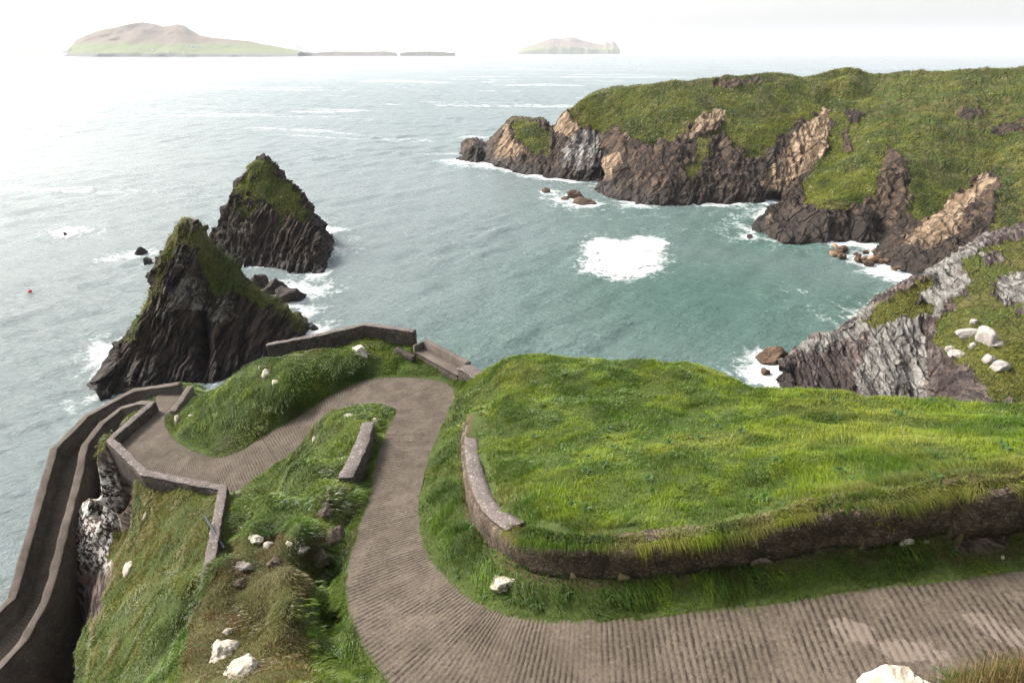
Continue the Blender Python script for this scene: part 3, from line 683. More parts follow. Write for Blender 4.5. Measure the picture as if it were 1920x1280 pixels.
# concrete mass under the ramp
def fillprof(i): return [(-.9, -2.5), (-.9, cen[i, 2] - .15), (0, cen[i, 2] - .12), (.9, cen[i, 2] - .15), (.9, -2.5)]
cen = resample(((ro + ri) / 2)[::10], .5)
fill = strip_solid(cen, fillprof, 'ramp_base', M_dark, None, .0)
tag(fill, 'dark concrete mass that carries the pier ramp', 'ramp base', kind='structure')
# lower slip in the shade
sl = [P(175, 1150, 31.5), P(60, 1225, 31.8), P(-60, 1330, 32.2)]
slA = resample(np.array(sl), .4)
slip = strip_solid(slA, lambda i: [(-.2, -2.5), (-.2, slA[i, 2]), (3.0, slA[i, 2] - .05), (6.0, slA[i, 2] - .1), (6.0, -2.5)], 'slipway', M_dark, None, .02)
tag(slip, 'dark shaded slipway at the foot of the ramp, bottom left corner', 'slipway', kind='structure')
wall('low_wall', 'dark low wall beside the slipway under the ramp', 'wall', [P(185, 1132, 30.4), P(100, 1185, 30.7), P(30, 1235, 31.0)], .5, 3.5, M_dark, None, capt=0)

# dark pipe leaning over the landing wall
pa, pb = P(384, 967, 18.3), P(420, 1028, 18.75)
bm = bmesh.new()
def tube(bm, a, b, r, n=10):
    a, b = Vector(a), Vector(b); d = (b - a).normalized(); x = d.orthogonal().normalized(); y = d.cross(x)
    rings = []
    for p in (a, b):
        rings.append([bm.verts.new(p + (x * math.cos(2 * math.pi * k / n) + y * math.sin(2 * math.pi * k / n)) * r) for k in range(n)])
    for k in range(n): bm.faces.new((rings[0][k], rings[0][(k + 1) % n], rings[1][(k + 1) % n], rings[1][k]))
    bm.faces.new(rings[0][::-1]); bm.faces.new(rings[1])
tube(bm, pa, pb, .055)
me = bpy.data.meshes.new('pipe'); bm.to_mesh(me); bm.free(); me.materials.append(mat_plain('dark_pipe_metal', (.05, .06, .065), .5))
po = bpy.data.objects.new('pipe', me); COL.objects.link(po); tag(po, 'dark grey pipe lying slantwise across the top of the landing wall', 'pipe')
#@@PART2
# ================================================================== SEA CLIFFS AND STACKS
COAST = []           # plan polylines of the waterline, for foam
def loft(name, cols, mat, strata, nC, nF, nB=24, expo=1.5, amp=(1.1, .5, .35), back=(40, .15), masks=None, dents=(), seed=0, adjust=None, smoothing=True, turf_amp=.35):
    """cols: list of dict(p=[(u,v) waterline .. ridge], Dr=depth of ridge, b0=(u,v,drop) override)"""
    ctl = []
    for c in cols:
        pts = c['p']; zb = c.get('z0', -.3); b = P(*pts[0], CH - zb)
        Db = b[1] * cP - (b[2] - CH) * sP; Dr = c['Dr']; ex = c.get('e', expo)
        px = np.array(pts, float); L = np.concatenate([[0], np.cumsum(np.hypot(*np.diff(px, axis=0).T))]); f = L / max(L[-1], 1e-6)
        f2 = np.linspace(0, 1, nF); fp = np.interp(f2, np.linspace(0, 1, len(f)), f)
        uu = np.interp(fp, f, px[:, 0]); vv = np.interp(fp, f, px[:, 1])
        if 'D' in c: DD = np.interp(fp, f, [Db] + list(c['D']) + [Dr])
        else: DD = Db + (Dr - Db) * fp ** ex
        col = np.array([PD(u, v, d) for u, v, d in zip(uu, vv, DD)])
        foot = col[0] + np.array([0, 0, -2.2]); vd = col[0][:2] / np.linalg.norm(col[0][:2]); foot[:2] -= vd * .8
        r = col[-1]; dv = np.array(c.get('dir', r[:2] / np.linalg.norm(r[:2]))); bk = c.get('back', back)
        tb = np.linspace(0, 1, nB + 1)[1:]
        rear = np.stack([r[0] + dv[0] * bk[0] * tb, r[1] + dv[1] * bk[0] * tb, r[2] + (-2 - r[2]) * (bk[1] * tb + (1 - bk[1]) * sstep(.25, 1, tb))], -1)
        ctl.append(np.concatenate([[foot], col, rear]))
    ctl = np.array(ctl)                                   # cols x rows x 3
    G = catmull(ctl, nC)                                  # nC x rows x 3
    n, m = G.shape[:2]; V = G.reshape(-1, 3)
    COAST.append(G[::max(1, nC // 60), 1, :2]); COAST.append(G[::max(1, nC // 40), -1, :2])
    if adjust is not None: V = adjust(V, n, m)
    N = vnormals(V, n, m)
    cen = V.mean(0); 
    if np.sum(N[:, 2] * (np.abs(N[:, 2]) > .2)) < 0: N = -N; flip = True
    else: flip = False
    nrm = np.array(strata, float); nrm /= np.linalg.norm(nrm)
    a1 = np.cross(nrm, [0, 1, 0.3]); a1 /= np.linalg.norm(a1); a2 = np.cross(nrm, a1)
    BED[0] = lambda q_: np.stack([q_ @ nrm, (q_ @ a1) * .22, (q_ @ a2) * .22], -1)
    u, v, D = proj(V)
    W = masks(u, v, V, N) if masks else np.zeros((len(V), 4))
    nrm = np.array(strata, float); nrm /= np.linalg.norm(nrm)
    a1 = np.cross(nrm, [0, 1, 0.3]); a1 /= np.linalg.norm(a1); a2 = np.cross(nrm, a1)
    S = np.stack([V @ nrm, (V @ a1) * .22, (V @ a2) * .22], -1)
    rk = 1 - W[:, 0] * .8
    d = rk * (ridged(S, 5.0, 3, seed + 1) * amp[0] + ridged(S, 1.5, 4, seed + 4) * amp[1]) + fbm(V, 1.3, 4, seed + 9) * amp[2] * (.4 + .6 * rk) + fbm(V, 6, 3, seed + 5) * amp[0] * .6 + W[:, 0] * (fbm(V, 2.0, 3, seed + 15) + fbm(V, 11.0, 3, seed + 16) * 3.5 * (turf_amp > .33)) * turf_amp
    SL = amp[0] * 2.6; saw = (S[:, 0] / SL + fbm(V, SL * 2.5, 3, seed + 60) * .9) % 1.0; SL2 = SL * .37; saw2 = (S[:, 0] / SL2 + fbm(V, SL * 1.2, 3, seed + 61) * 1.2) % 1.0
    d = d + rk * ((saw - .5) * amp[0] * .75 * (.4 + .6 * sstep(-.3, .3, fbm(V, 7, 2, seed + 62))) + (saw2 - .5) * amp[1] * .45)
    for (du, dv_, ru, rv, a) in dents:
        d = d - a * np.exp(-((u - du) / ru) ** 2 - ((v - dv_) / rv) ** 2)
    V = V + N * d[:, None]
    o = link_mesh(name, V, grid_faces(n, m, flip=not flip), mat, cols={'W': W})
    return o, V, N, W, (n, m)
BED = [None]
def region(u, v, V, polys, jit=6.0, sc_=4.0, seed=0):
    B = BED[0](V)
    ju = u + (fbm(V, sc_, 4, seed + 30) + fbm(B, sc_ * .4, 3, seed + 33) * 1.3) * jit; jv = v + (fbm(V, sc_, 4, seed + 40) + fbm(B, sc_ * .4, 3, seed + 43) * 1.6) * jit
    r = np.zeros(u.shape)
    for p in polys: r = np.maximum(r, inpoly(ju, jv, p).astype(float))
    return r

# ---- headland
hl_cols = [
 dict(p=[(862, 300), (866, 291)], Dr=206), dict(p=[(885, 306), (885, 276)], Dr=207), dict(p=[(912, 305), (915, 284)], Dr=206),
 dict(p=[(936, 315), (945, 275), (953, 236)], Dr=205), dict(p=[(968, 325), (975, 280), (975, 229)], Dr=203), dict(p=[(1008, 332), (1008, 290), (1006, 231)], Dr=200),
 dict(p=[(1050, 338), (1045, 295), (1037, 250)], Dr=195), dict(p=[(1088, 341), (1070, 290), (1056, 225)], Dr=194), dict(p=[(1122, 341), (1105, 260), (1074, 203)], Dr=192, back=(30, .1)),
 dict(p=[(1134, 339), (1130, 260), (1098, 184)], Dr=190), dict(p=[(1120, 358), (1150, 300), (1172, 240), (1140, 172)], Dr=188), dict(p=[(1148, 371), (1190, 300), (1205, 250), (1180, 163)], Dr=186),
 dict(p=[(1182, 381), (1225, 310), (1240, 250), (1230, 158)], Dr=185), dict(p=[(1222, 389), (1265, 300), (1280, 240), (1290, 153)], Dr=185), dict(p=[(1290, 384), (1320, 300), (1335, 230), (1350, 148)], Dr=185),
 dict(p=[(1350, 383), (1372, 310), (1390, 230), (1405, 143)], Dr=185), dict(p=[(1400, 383), (1425, 310), (1445, 230), (1455, 138)], Dr=185), dict(p=[(1440, 381), (1470, 310), (1490, 230), (1505, 144)], Dr=184),
 dict(p=[(1466, 380), (1500, 310), (1525, 230), (1545, 137)], Dr=183), dict(p=[(1470, 384), (1505, 320), (1545, 230), (1580, 130)], Dr=182),
 dict(p=[(1404, 441), (1440, 408), (1475, 383), (1515, 330), (1555, 250), (1605, 131)], Dr=181, e=1.25),
 dict(p=[(1422, 450), (1460, 425), (1505, 380), (1545, 330), (1585, 250), (1632, 138)], Dr=180, e=1.3),
 dict(p=[(1470, 455), (1500, 425), (1535, 385), (1570, 330), (1610, 250), (1665, 140)], Dr=178, e=1.35),
 dict(p=[(1530, 456), (1550, 400), (1580, 370), (1615, 310), (1655, 230), (1720, 134)], Dr=176, e=1.5),
 dict(p=[(1590, 458), (1600, 400), (1622, 370), (1655, 300), (1700, 230), (1775, 134)], Dr=174, e=1.5),
 dict(p=[(1650, 462), (1662, 410), (1675, 360), (1700, 290), (1755, 210), (1835, 132)], Dr=170, e=1.4),
 dict(p=[(1646, 492), (1690, 450), (1740, 410), (1770, 360), (1830, 250), (1890, 131)], Dr=166, e=1.35),
 dict(p=[(1672, 507), (1730, 450), (1790, 395), (1850, 328), (1890, 240), (1950, 130)], Dr=162, e=1.3),
 dict(p=[(1705, 520), (1775, 470), (1840, 400), (1868, 330), (1930, 240), (2010, 130)], Dr=158, e=1.3),
 dict(p=[(1760, 545), (1860, 470), (1905, 400), (1940, 320), (2000, 230), (2090, 130)], Dr=154, e=1.3),
 dict(p=[(1860, 590), (1950, 500), (2010, 420), (2040, 330), (2090, 230), (2200, 130)], Dr=148, e=1.3),
 dict(p=[(2000, 640), (2080, 520), (2140, 430), (2180, 330), (2230, 230), (2350, 130)], Dr=140, e=1.3)]
G_main = [(1062, 200), (1072, 215), (1087, 237), (1117, 243), (1137, 252), (1173, 247), (1190, 262), (1207, 275), (1227, 282), (1236, 262), (1262, 262), (1287, 250), (1297, 233), (1340, 200), (1362, 203), (1342, 245), (1322, 255), (1285, 330),
 (1300, 340), (1315, 318), (1330, 260), (1352, 248), (1373, 265), (1400, 300), (1430, 296), (1445, 268), (1482, 243), (1530, 213), (1545, 196), (1556, 205), (1560, 245), (1552, 285), (1530, 310), (1506, 345), (1512, 378), (1540, 392), (1590, 396), (1635, 372),
 (1655, 300), (1672, 282), (1695, 310), (1700, 360), (1710, 420), (1755, 397), (1790, 365), (1848, 325), (1866, 318), (1880, 345), (1858, 420), (1862, 445), (1990, 445), (2400, 420), (2400, 0), (1040, 0), (1062, 190)]
G_tip = [(955, 229), (1000, 226), (1030, 243), (1034, 262), (1027, 295), (1000, 287), (972, 262)]
NoG = [[(1622, 165), (1650, 165), (1655, 130), (1625, 130)], [(1580, 212), (1600, 205), (1622, 218), (1615, 232), (1590, 236)], [(1790, 212), (1830, 205), (1850, 212), (1840, 225), (1795, 226)], [(1850, 240), (1920, 225), (1920, 245), (1870, 260)],
 [(1578, 250), (1590, 245), (1600, 285), (1590, 292)], [(1335, 166), (1345, 154), (1425, 146), (1425, 157), (1370, 168)]]
T_tan = [[(1540, 205), (1553, 195), (1557, 230), (1552, 270), (1532, 305), (1502, 330), (1484, 352), (1440, 362), (1425, 350), (1455, 300), (1485, 262), (1515, 228)], [(1288, 254), (1300, 235), (1340, 202), (1364, 200), (1352, 222), (1330, 247), (1297, 260)],
 [(1126, 332), (1130, 300), (1160, 282), (1166, 308), (1148, 336)], [(1040, 252), (1066, 210), (1086, 240), (1070, 262)], [(925, 300), (952, 233), (962, 262), (985, 285), (965, 300)],
 [(1848, 326), (1866, 335), (1812, 392), (1790, 440), (1750, 480), (1690, 470), (1740, 410), (1795, 362)], [(1435, 420), (1445, 408), (1440, 425)]]
def hl_masks(u, v, V, N):
    W = np.zeros((len(V), 4)); uz = np.abs(N[:, 2])
    g = region(u, v, V, [G_main, G_tip], 9, 3.5); ng = region(u, v, V, NoG[1:], 6, 3, 3)
    hid = sstep(.35, .6, uz) * (v < 140)
    W[:, 0] = np.maximum(g * (1 - .8 * ng), hid)
    W[:, 1] = region(u, v, V, T_tan, 7, 2.5, 5) * 1.3 + .14 * (u > 1120) * (u < 1400)
    W[:, 2] = region(u, v, V, [[(1060, 270), (1090, 245), (1125, 250), (1128, 320), (1090, 325), (1050, 310)]], 7, 3, 7) * .55 + .05
    dk = region(u, v, V, [[(1330, 300), (1420, 300), (1480, 245), (1530, 215), (1500, 262), (1440, 340), (1470, 382), (1230, 392), (1260, 350)], [(1410, 450), (1480, 388), (1560, 395), (1640, 390), (1652, 455), (1560, 460), (1480, 458)], [(1640, 500), (1700, 465), (1790, 480), (1850, 420), (1870, 350), (1880, 440), (1760, 545), (1680, 530)]], 8, 3, 9)
    W[:, 3] = dk * .55 * (1 - W[:, 1])
    return W
M_head = mat_rock('headland_rock', (R(12), R(51), 0), wetz=3.2, fine=.42)
head, HV, HN, HW, _ = loft('headland', hl_cols, M_head, (.75, .2, -.6), 640, 190, 26, 1.5, (1.1, .8, .55), (60, .12), hl_masks, [(1452, 374, 12, 9, 5.0), (1655, 420, 14, 30, 2.0), (1600, 420, 10, 25, 1.2), (1135, 335, 8, 14, 3)], 0)
tag(head, 'long green-topped rocky headland across the bay', 'headland', kind='structure')

# ---- grey outcrop on the right
oc_cols = [dict(p=[(1462, 714), (1462, 704), (1464, 690)], Dr=67.3, back=(4, .1)), dict(p=[(1478, 738), (1482, 700), (1490, 664)], Dr=69, back=(5, .1)), dict(p=[(1520, 765), (1525, 710), (1535, 640)], Dr=69.5, back=(7, .1)),
 dict(p=[(1585, 795), (1590, 710), (1602, 603)], Dr=70, back=(9, .1)), dict(p=[(1655, 815), (1662, 690), (1660, 565)], Dr=69.5), dict(p=[(1735, 835), (1745, 690), (1742, 518)], Dr=69.5),
 dict(p=[(1820, 850), (1815, 760), (1828, 650), (1842, 456)], D=(52.5, 58), Dr=70), dict(p=[(1920, 865), (1915, 770), (1925, 640), (1930, 432)], D=(51, 56), Dr=69), dict(p=[(2060, 880), (2050, 780), (2060, 640), (2060, 400)], D=(49, 54), Dr=67), dict(p=[(2260, 900), (2260, 790), (2260, 640), (2260, 370)], D=(46, 51), Dr=64)]
def oc_masks(u, v, V, N):
    W = np.zeros((len(V), 4)); 
    gp = [[(1616, 605), (1640, 575), (1740, 527), (1752, 545), (1712, 568), (1752, 580), (1740, 600), (1690, 600), (1655, 608)], [(1800, 490), (1920, 440), (2400, 400), (2400, 780), (1900, 755), (1865, 750), (1830, 700), (1790, 668), (1752, 640), (1775, 600), (1800, 560), (1830, 530)]]
    ng = [[(1862, 540), (1890, 515), (1930, 505), (1930, 580), (1880, 575)], [(1840, 480), (1880, 470), (1890, 485), (1850, 500)], [(1900, 590), (1990, 560), (2000, 630)]]
    W[:, 0] = region(u, v, V, gp, 9, 1.5, 50) * (1 - .85 * region(u, v, V, ng, 8, 1.2, 51)) * .95
    gr = region(u, v, V, [[(1600, 700), (1655, 600), (1720, 590), (1745, 700), (1740, 820), (1640, 800), (1620, 760)], [(1735, 512), (1800, 470), (1860, 440), (1800, 560), (1770, 600), (1740, 610), (1720, 570)], [(1485, 655), (1540, 625), (1610, 590), (1640, 575), (1650, 620), (1560, 650), (1500, 672)], ng[0]], 10, 1.8, 52)
    W[:, 2] = gr * .62 + .12
    W[:, 3] = region(u, v, V, [[(1460, 690), (1500, 680), (1560, 665), (1600, 690), (1615, 790), (1470, 770)], [(1745, 680), (1830, 700), (1870, 760), (1745, 800)]], 9, 1.6, 53) * .42 * (1 - gr)
    return W
M_out = mat_rock('outcrop_rock', (R(8), R(80), R(0)), dark=(.045, .032, .031), mid=(.135, .108, .096), grey=(.31, .295, .265), wetz=1.6, fine=.8, stretch=.22)
outc, OV, ON, OW, _ = loft('outcrop', oc_cols, M_out, (.9, .1, -.25), 320, 190, 20, 1.0, (.6, .5, .38), (22, .2), oc_masks, [], 40, turf_amp=.2)
tag(outc, 'grey lichened rock outcrop with turf, right of the bay', 'outcrop', kind='structure')

# ---- two sea stacks
M_stack = mat_rock('stack_rock', (R(10), R(65), 0), dark=(.015, .0105, .008), mid=(.056, .039, .028), grey=(.24, .22, .17), wetz=2.0, fine=.75, stretch=.14)
s1 = [((183, 746), [], (186, 738), 65.5), ((200, 740), [], (204, 700), 67), ((222, 735), [(226, 690)], (234, 640), 70), ((255, 730), [(262, 650)], (268, 575), 71), ((285, 726), [(290, 640)], (292, 520), 71.5), ((320, 722), [(320, 600)], (318, 462), 72),
      ((350, 718), [(345, 580)], (334, 430), 72), ((375, 716), [(366, 580)], (352, 416), 72), ((400, 712), [(388, 590)], (374, 430), 72.3), ((425, 706), [(415, 590)], (396, 462), 73), ((455, 698), [(445, 610)], (425, 482), 73.8), ((485, 690), [(480, 610)], (455, 515), 75),
      ((515, 680), [(512, 620)], (497, 556), 76.5), ((545, 662), [(545, 625)], (535, 585), 78), ((572, 645), [], (566, 606), 80), ((592, 628), [], (587, 614), 81.5), ((599, 621), [], (598, 617), 82)]
c1 = [dict(p=[b] + m + [r], Dr=D, e=1.0, back=(9 if 3 < i < 13 else 5, .0), dir=(-.45, .89)) for i, (b, m, r, D) in enumerate(s1)]
def st_masks(polys, lich, seed):
    def f(u, v, V, N):
        W = np.zeros((len(V), 4)); W[:, 0] = region(u, v, V, polys, 11, 1.6, seed) * (.72 + .55 * fbm(V, 2.2, 3, seed + 3)); W[:, 2] = region(u, v, V, lich, 8, 1.2, seed + 1) * .5
        W[:, 3] = .12; return W
    return f
g1 = [[(318, 440), (325, 395), (385, 395), (385, 445), (350, 462)], [(290, 520), (305, 460), (330, 405), (360, 405), (392, 450), (425, 475), (460, 505), (520, 560), (575, 610), (560, 625), (500, 590), (470, 560), (440, 545), (425, 555), (395, 550), (390, 510), (360, 470), (350, 450), (335, 480), (320, 500)],
      [(240, 640), (255, 590), (285, 530), (300, 500), (312, 520), (292, 560), (268, 600), (252, 650)], [(395, 500), (440, 490), (445, 545), (410, 552)]]
l1 = [[(340, 450), (360, 450), (350, 500), (330, 500)], [(380, 560), (430, 550), (440, 590), (400, 610)], [(262, 560), (285, 545), (270, 600), (255, 620)], [(285, 545), (385, 520), (380, 570), (300, 600)]]
stk1, V1, N1, W1, _ = loft('sea_stack', c1, M_stack, (.9, .2, -.41), 300, 200, 34, 1.0, (.9, .75, .35), (9, 0), st_masks(g1, l1, 60), [(382, 640, 13, 55, 4.5), (405, 600, 8, 30, .8), (300, 640, 40, 50, .8)], 60, turf_amp=.3)
tag(stk1, 'nearer pointed dark sea stack with mossy crest, just behind the landing', 'sea stack', 'sea stacks')
s2 = [((399, 474), [], (400, 456), 111.5), ((410, 482), [(414, 450)], (418, 420), 112), ((428, 490), [(434, 440)], (440, 375), 112), ((445, 496), [(450, 430)], (455, 335), 112), ((465, 499), [(468, 420)], (470, 315), 112), ((485, 501), [(485, 410)], (484, 303), 112),
      ((505, 503), [(504, 410)], (500, 304), 112), ((522, 505), [(520, 420)], (512, 318), 112), ((545, 507), [(542, 430)], (530, 335), 112), ((565, 509), [(562, 440)], (550, 358), 112), ((585, 511), [(580, 450)], (568, 380), 112), ((601, 513), [(595, 460)], (582, 398), 112.5),
      ((607, 500), [(603, 460)], (596, 415), 114), ((614, 478), [], (607, 430), 116), ((620, 458), [], (617, 446), 118), ((622, 453), [], (621, 450), 119)]
c2 = [dict(p=[b] + m + [r], Dr=D, e=1.0, back=(12 if 2 < i < 13 else 6, .0), dir=(-.35, .93)) for i, (b, m, r, D) in enumerate(s2)]
g2 = [[(450, 380), (452, 340), (470, 305), (490, 295), (512, 305), (515, 325), (545, 345), (570, 380), (575, 395), (565, 420), (545, 405), (525, 415), (505, 400), (500, 365), (478, 375), (470, 360)], [(440, 400), (455, 380), (475, 385), (460, 410)]]
stk2, V2, N2, W2, _ = loft('sea_stack', c2, M_stack, (.9, .2, -.41), 280, 200, 34, 1.0, (1.0, .85, .4), (12, 0), st_masks(g2, [[(450, 430), (470, 400), (480, 420), (460, 450)]], 80), [(540, 470, 10, 40, .9)], 80, turf_amp=.3)
tag(stk2, 'farther pointed dark sea stack with green mossy cap, standing in white surf', 'sea stack', 'sea stacks')

# ================================================================== LOOSE ROCKS
from mathutils.bvhtree import BVHTree
def bvh(o):
    me = o.data; n = len(me.vertices); a = np.empty(n * 3, np.float32); me.vertices.foreach_get('co', a)
    return BVHTree.FromPolygons([tuple(x) for x in a.reshape(-1, 3).tolist()], [tuple(p.vertices) for p in me.polygons])
B_T, B_O, B_H, B_1, B_2 = bvh(terr), bvh(outc), bvh(head), bvh(stk1), bvh(stk2)
EYE = Vector((0, 0, CH))
def hit(u, v, trees):
    d = Vector(PD(u, v, 1.0)) - EYE; d.normalize(); best = None
    for t in trees:
        h = t.ray_cast(EYE, d, 400)
        if h[0] is not None and (best is None or h[3] < best[1]): best = (h[0], h[3], h[1])
    return best
def rock_mesh(size, seed, cuts=9, noise=.22, sub=4):
    bm = bmesh.new(); bmesh.ops.create_icosphere(bm, subdivisions=sub, radius=1.0)
    V = np.array([v.co[:] for v in bm.verts]); Fc = np.array([[v.index for v in f.verts] for f in bm.faces]); bm.free()
    r = np.random.default_rng(seed)
    for k in range(cuts):
        n = r.normal(size=3); n /= np.linalg.norm(n); dlim = r.uniform(.55, .88)
        e = V @ n - dlim; V = V - np.clip(e, 0, None)[:, None] * n * .92
    V = V * (1 + noise * fbm(V + seed * 3.1, .8, 4, seed)[:, None])
    return V * np.asarray(size), Fc
ROCKN = [100]
def rock(name, label, cat, loc, size, mat, rot=(0, 0, 0), group=None, cuts=9, noise=.22, sub=4, seed=None):
    ROCKN[0] += 1; V, Fc = rock_mesh(size, seed or ROCKN[0], cuts, noise, sub)
    o = link_mesh(name, V, Fc, mat, smooth=True); o.location = loc; o.rotation_euler = rot
    return tag(o, label, cat, group)
def rock_px(name, label, cat, u, v, w, h, mat, trees=None, sink=.35, depth=None, rot=(0, 0, 0), group=None, z=None, **k):
    """a rock whose middle is seen at pixel u,v, w x h pixels large"""
    if z is not None: p = Vector(P(u, v, CH - z)); D = p.y * cP - (p.z - CH) * sP
    else:
        hh = hit(u, v, trees); p = hh[0]; D = p.y * cP - (p.z - CH) * sP
    sx = w / F * D / 2; sz = h / F * D / 2
    return rock(name, label, cat, p - Vector((0, 0, sz * sink if z is None else 0)), (sx, depth if depth else (sx + sz) / 2, sz), mat, rot, group, **k)
T = [B_T]
# white lichened outcrops in the turf
wr_ = [(420, 1218, 58, 62, 'larger white rock of the pair low on the near spine, bottom left'), (455, 1252, 74, 48, 'flatter white rock below its pair-mate on the near spine, bottom left'), (424, 1185, 18, 18, 'small white stone just above the pair of white rocks on the near spine'),
       (475, 1010, 34, 22, 'white jagged rock on the crest of the near spine'), (500, 1024, 28, 26, 'white-streaked rock beside the jagged one on the spine crest'), (545, 1018, 16, 10, 'little pale stone on bare earth right of the spine crest'),
       (947, 1088, 48, 30, 'cream white rock in the grass verge below the curved end of the mound wall'), (1697, 1012, 30, 18, 'bright white rock in the verge hollow near the right end'), (1737, 1014, 10, 8, 'tiny white stone right of the bright white verge rock'), (1879, 1043, 8, 7, 'tiny white stone near the right edge of the verge'),
       (676, 658, 38, 27, 'white rock face in the turf under the long parapet'), (499, 700, 16, 24, 'left of two white rocks on the bank under the parapet end'), (516, 717, 13, 19, 'right of two white rocks on the bank under the parapet end'), (487, 688, 12, 16, 'speckled white rock just under the left end of the parapet'),
       (332, 790, 12, 26, 'narrow white rock at the tip of the grassy bank by the landing'), (362, 778, 18, 12, 'small white rock in the bank near the landing end wall'), (591, 826, 12, 24, 'white rock in the side of the knoll above the lower road leg'), (702, 792, 12, 20, 'pale upright stone at the end of the curved wall'), (681, 751, 8, 6, 'tiny white stone on the far rim of the knoll'),
       (242, 1066, 20, 36, 'long white rock in the steep slope below the landing wall'), (274, 965, 11, 19, 'white rock high on the steep slope below the landing wall'), (215, 1082, 6, 10, 'small white rock at the left edge of the steep slope')]
for i, (u, v, w, h, lb) in enumerate(wr_):
    if hit(u, v, T) is None: continue
    rock_px('white_rock', lb, 'rock', u, v, w * 1.15, h * 1.2, M_white, T, .38, rot=(R(-25), 0, R(20 * ((i * 37) % 5 - 2))), noise=.45, cuts=12, sub=5 if w > 30 else 3)
for u, v, w, h, m, lb in [(604, 962, 34, 40, M_brown2, 'brown crag on the spine just below the curved wall'), (622, 1012, 44, 46, M_brown2, 'biggest brown crag in the side of the spine facing the road'), (598, 1040, 40, 30, M_brown2, 'brown crag under the pale stones of the spine crest'), (566, 1026, 26, 18, M_grey2, 'grey lichened crag right of the spine crest'), (645, 948, 22, 26, M_brown2, 'small crag under the near end of the curved wall'),
      (447, 1062, 34, 24, M_grey2, 'flat grey crag among heather on the left of the spine'), (520, 1052, 26, 18, M_brown2, 'low brown crag in the middle of the spine'), (452, 1092, 22, 16, M_brown2, 'small brown crag low in the heather of the spine'), (612, 1075, 26, 14, M_grey2, 'pale ledge at the foot of the spine beside the road')]:
    rock_px('crag', lb, 'rock', u, v, w * 1.35, h * 1.35, m, T, .4, noise=.4, cuts=14, sub=5, rot=(R(-20), R(15), R(u % 60)))
rock_px('flat_stone', 'flat grey slab sunk in the grass on top of the knoll', 'stone', 655, 779, 22, 8, M_grey, T, .3, noise=.2)
rock('white_rock', 'big cream white rock at the very bottom right, close to the viewer', 'rock', PD(1678, 1300, 3.95), (.235, .2, .165), M_white, (R(-10), R(-16), R(12)), noise=.35, cuts=14, sub=6)
# rubble at the spine foot
for i in range(16):
    u = 592 + RNG.normal() * 9; v = 1212 + RNG.normal() * 14
    if hit(u, v, T): rock_px('loose_stone', 'loose pinkish stone in the little rubble patch left of the road hairpin', 'stone', u, v, RNG.uniform(5, 9), RNG.uniform(4, 7), M_tan, T, 0, group='loose stones at the foot of the near spine', sub=2)
# boulders on the outcrop
for u, v, w, h, lb in [(1814, 627, 42, 22, 'broad pale boulder, uppermost of the group on the turf of the outcrop'), (1849, 640, 26, 52, 'tall narrow grey boulder in the group on the outcrop turf'), (1868, 646, 20, 17, 'pinkish boulder right of the tall one on the outcrop turf'), (1823, 650, 11, 14, 'small boulder between the broad pale and tall ones on the outcrop'),
      (1782, 656, 20, 14, 'small boulder resting on the larger one at the edge of the outcrop turf'), (1795, 667, 32, 20, 'rounded pale boulder, leftmost of the group on the outcrop turf'), (1851, 677, 17, 25, 'tilted grey boulder below the tall one on the outcrop turf'), (1873, 690, 28, 27, 'blocky dark-based boulder, lowest of the group on the outcrop turf'), (1827, 606, 16, 13, 'small pale boulder above the broad pale one on the outcrop turf')]:
    rock_px('boulder', lb, 'boulder', u, v, w * 1.1, h * 1.1, M_grey, [B_O], -.1, rot=(R(RNG.uniform(-15, 15)), R(RNG.uniform(-15, 15)), 0), noise=.3, cuts=10)
# rocks standing in the water
SEA_ROCKS = []
for u, v, w, h, m, lb in [(263, 468, 18, 20, M_black, 'dark pointed rock in the surf left of the nearer stack'), (279, 488, 18, 14, M_black, 'low broken dark rock in the surf, nearest the left flank of the stack'), (122, 437, 5, 8, M_black, 'tiny black rock tip alone in the open water at left'),
      (487, 520, 42, 50, M_black, 'tall leaning black rock between the two stacks'), (512, 535, 46, 36, M_black, 'middle of the three black rocks between the stacks'), (541, 547, 58, 42, M_black, 'broad black rock in the foam right of the stack gap'), (590, 612, 14, 14, M_black, 'small black rock at the right tip of the nearer stack'),
      (222, 642, 22, 12, M_black, 'low dark ledge at the waterline on the left of the nearer stack'), (214, 668, 14, 12, M_black, 'small dark rock in the swash under the left of the nearer stack'),
      (865, 285, 9, 10, M_brown, 'small rock off the far tip of the headland'), (1024, 356, 18, 12, M_brown, 'single low brown rock off the headland, left of the rock pair'), (1078, 362, 32, 20, M_brown, 'left rock of the brown pair in the surf off the headland'), (1098, 374, 44, 18, M_brown, 'right jagged rock of the brown pair in the surf off the headland'), (1060, 371, 18, 7, M_brown, 'low ledge just left of the brown rock pair'),
      (1448, 657, 64, 32, M_brown, 'big wet brown rock beside the tip of the grey outcrop'), (1436, 694, 16, 14, M_brown, 'little dark rock in the foam below the outcrop tip')]:
    o = rock_px('sea_rock', lb, 'rock', u, v + h * .3, w, h * 1.25, m, z=.15, noise=.55, cuts=9, rot=(0, R(RNG.uniform(-12, 12)), R(RNG.uniform(-30, 30))), sub=5 if w > 30 else 4)
    SEA_ROCKS.append((o.location.x, o.location.y, max(o.dimensions.x, .5) / 2 if False else w / F * 90 / 2))
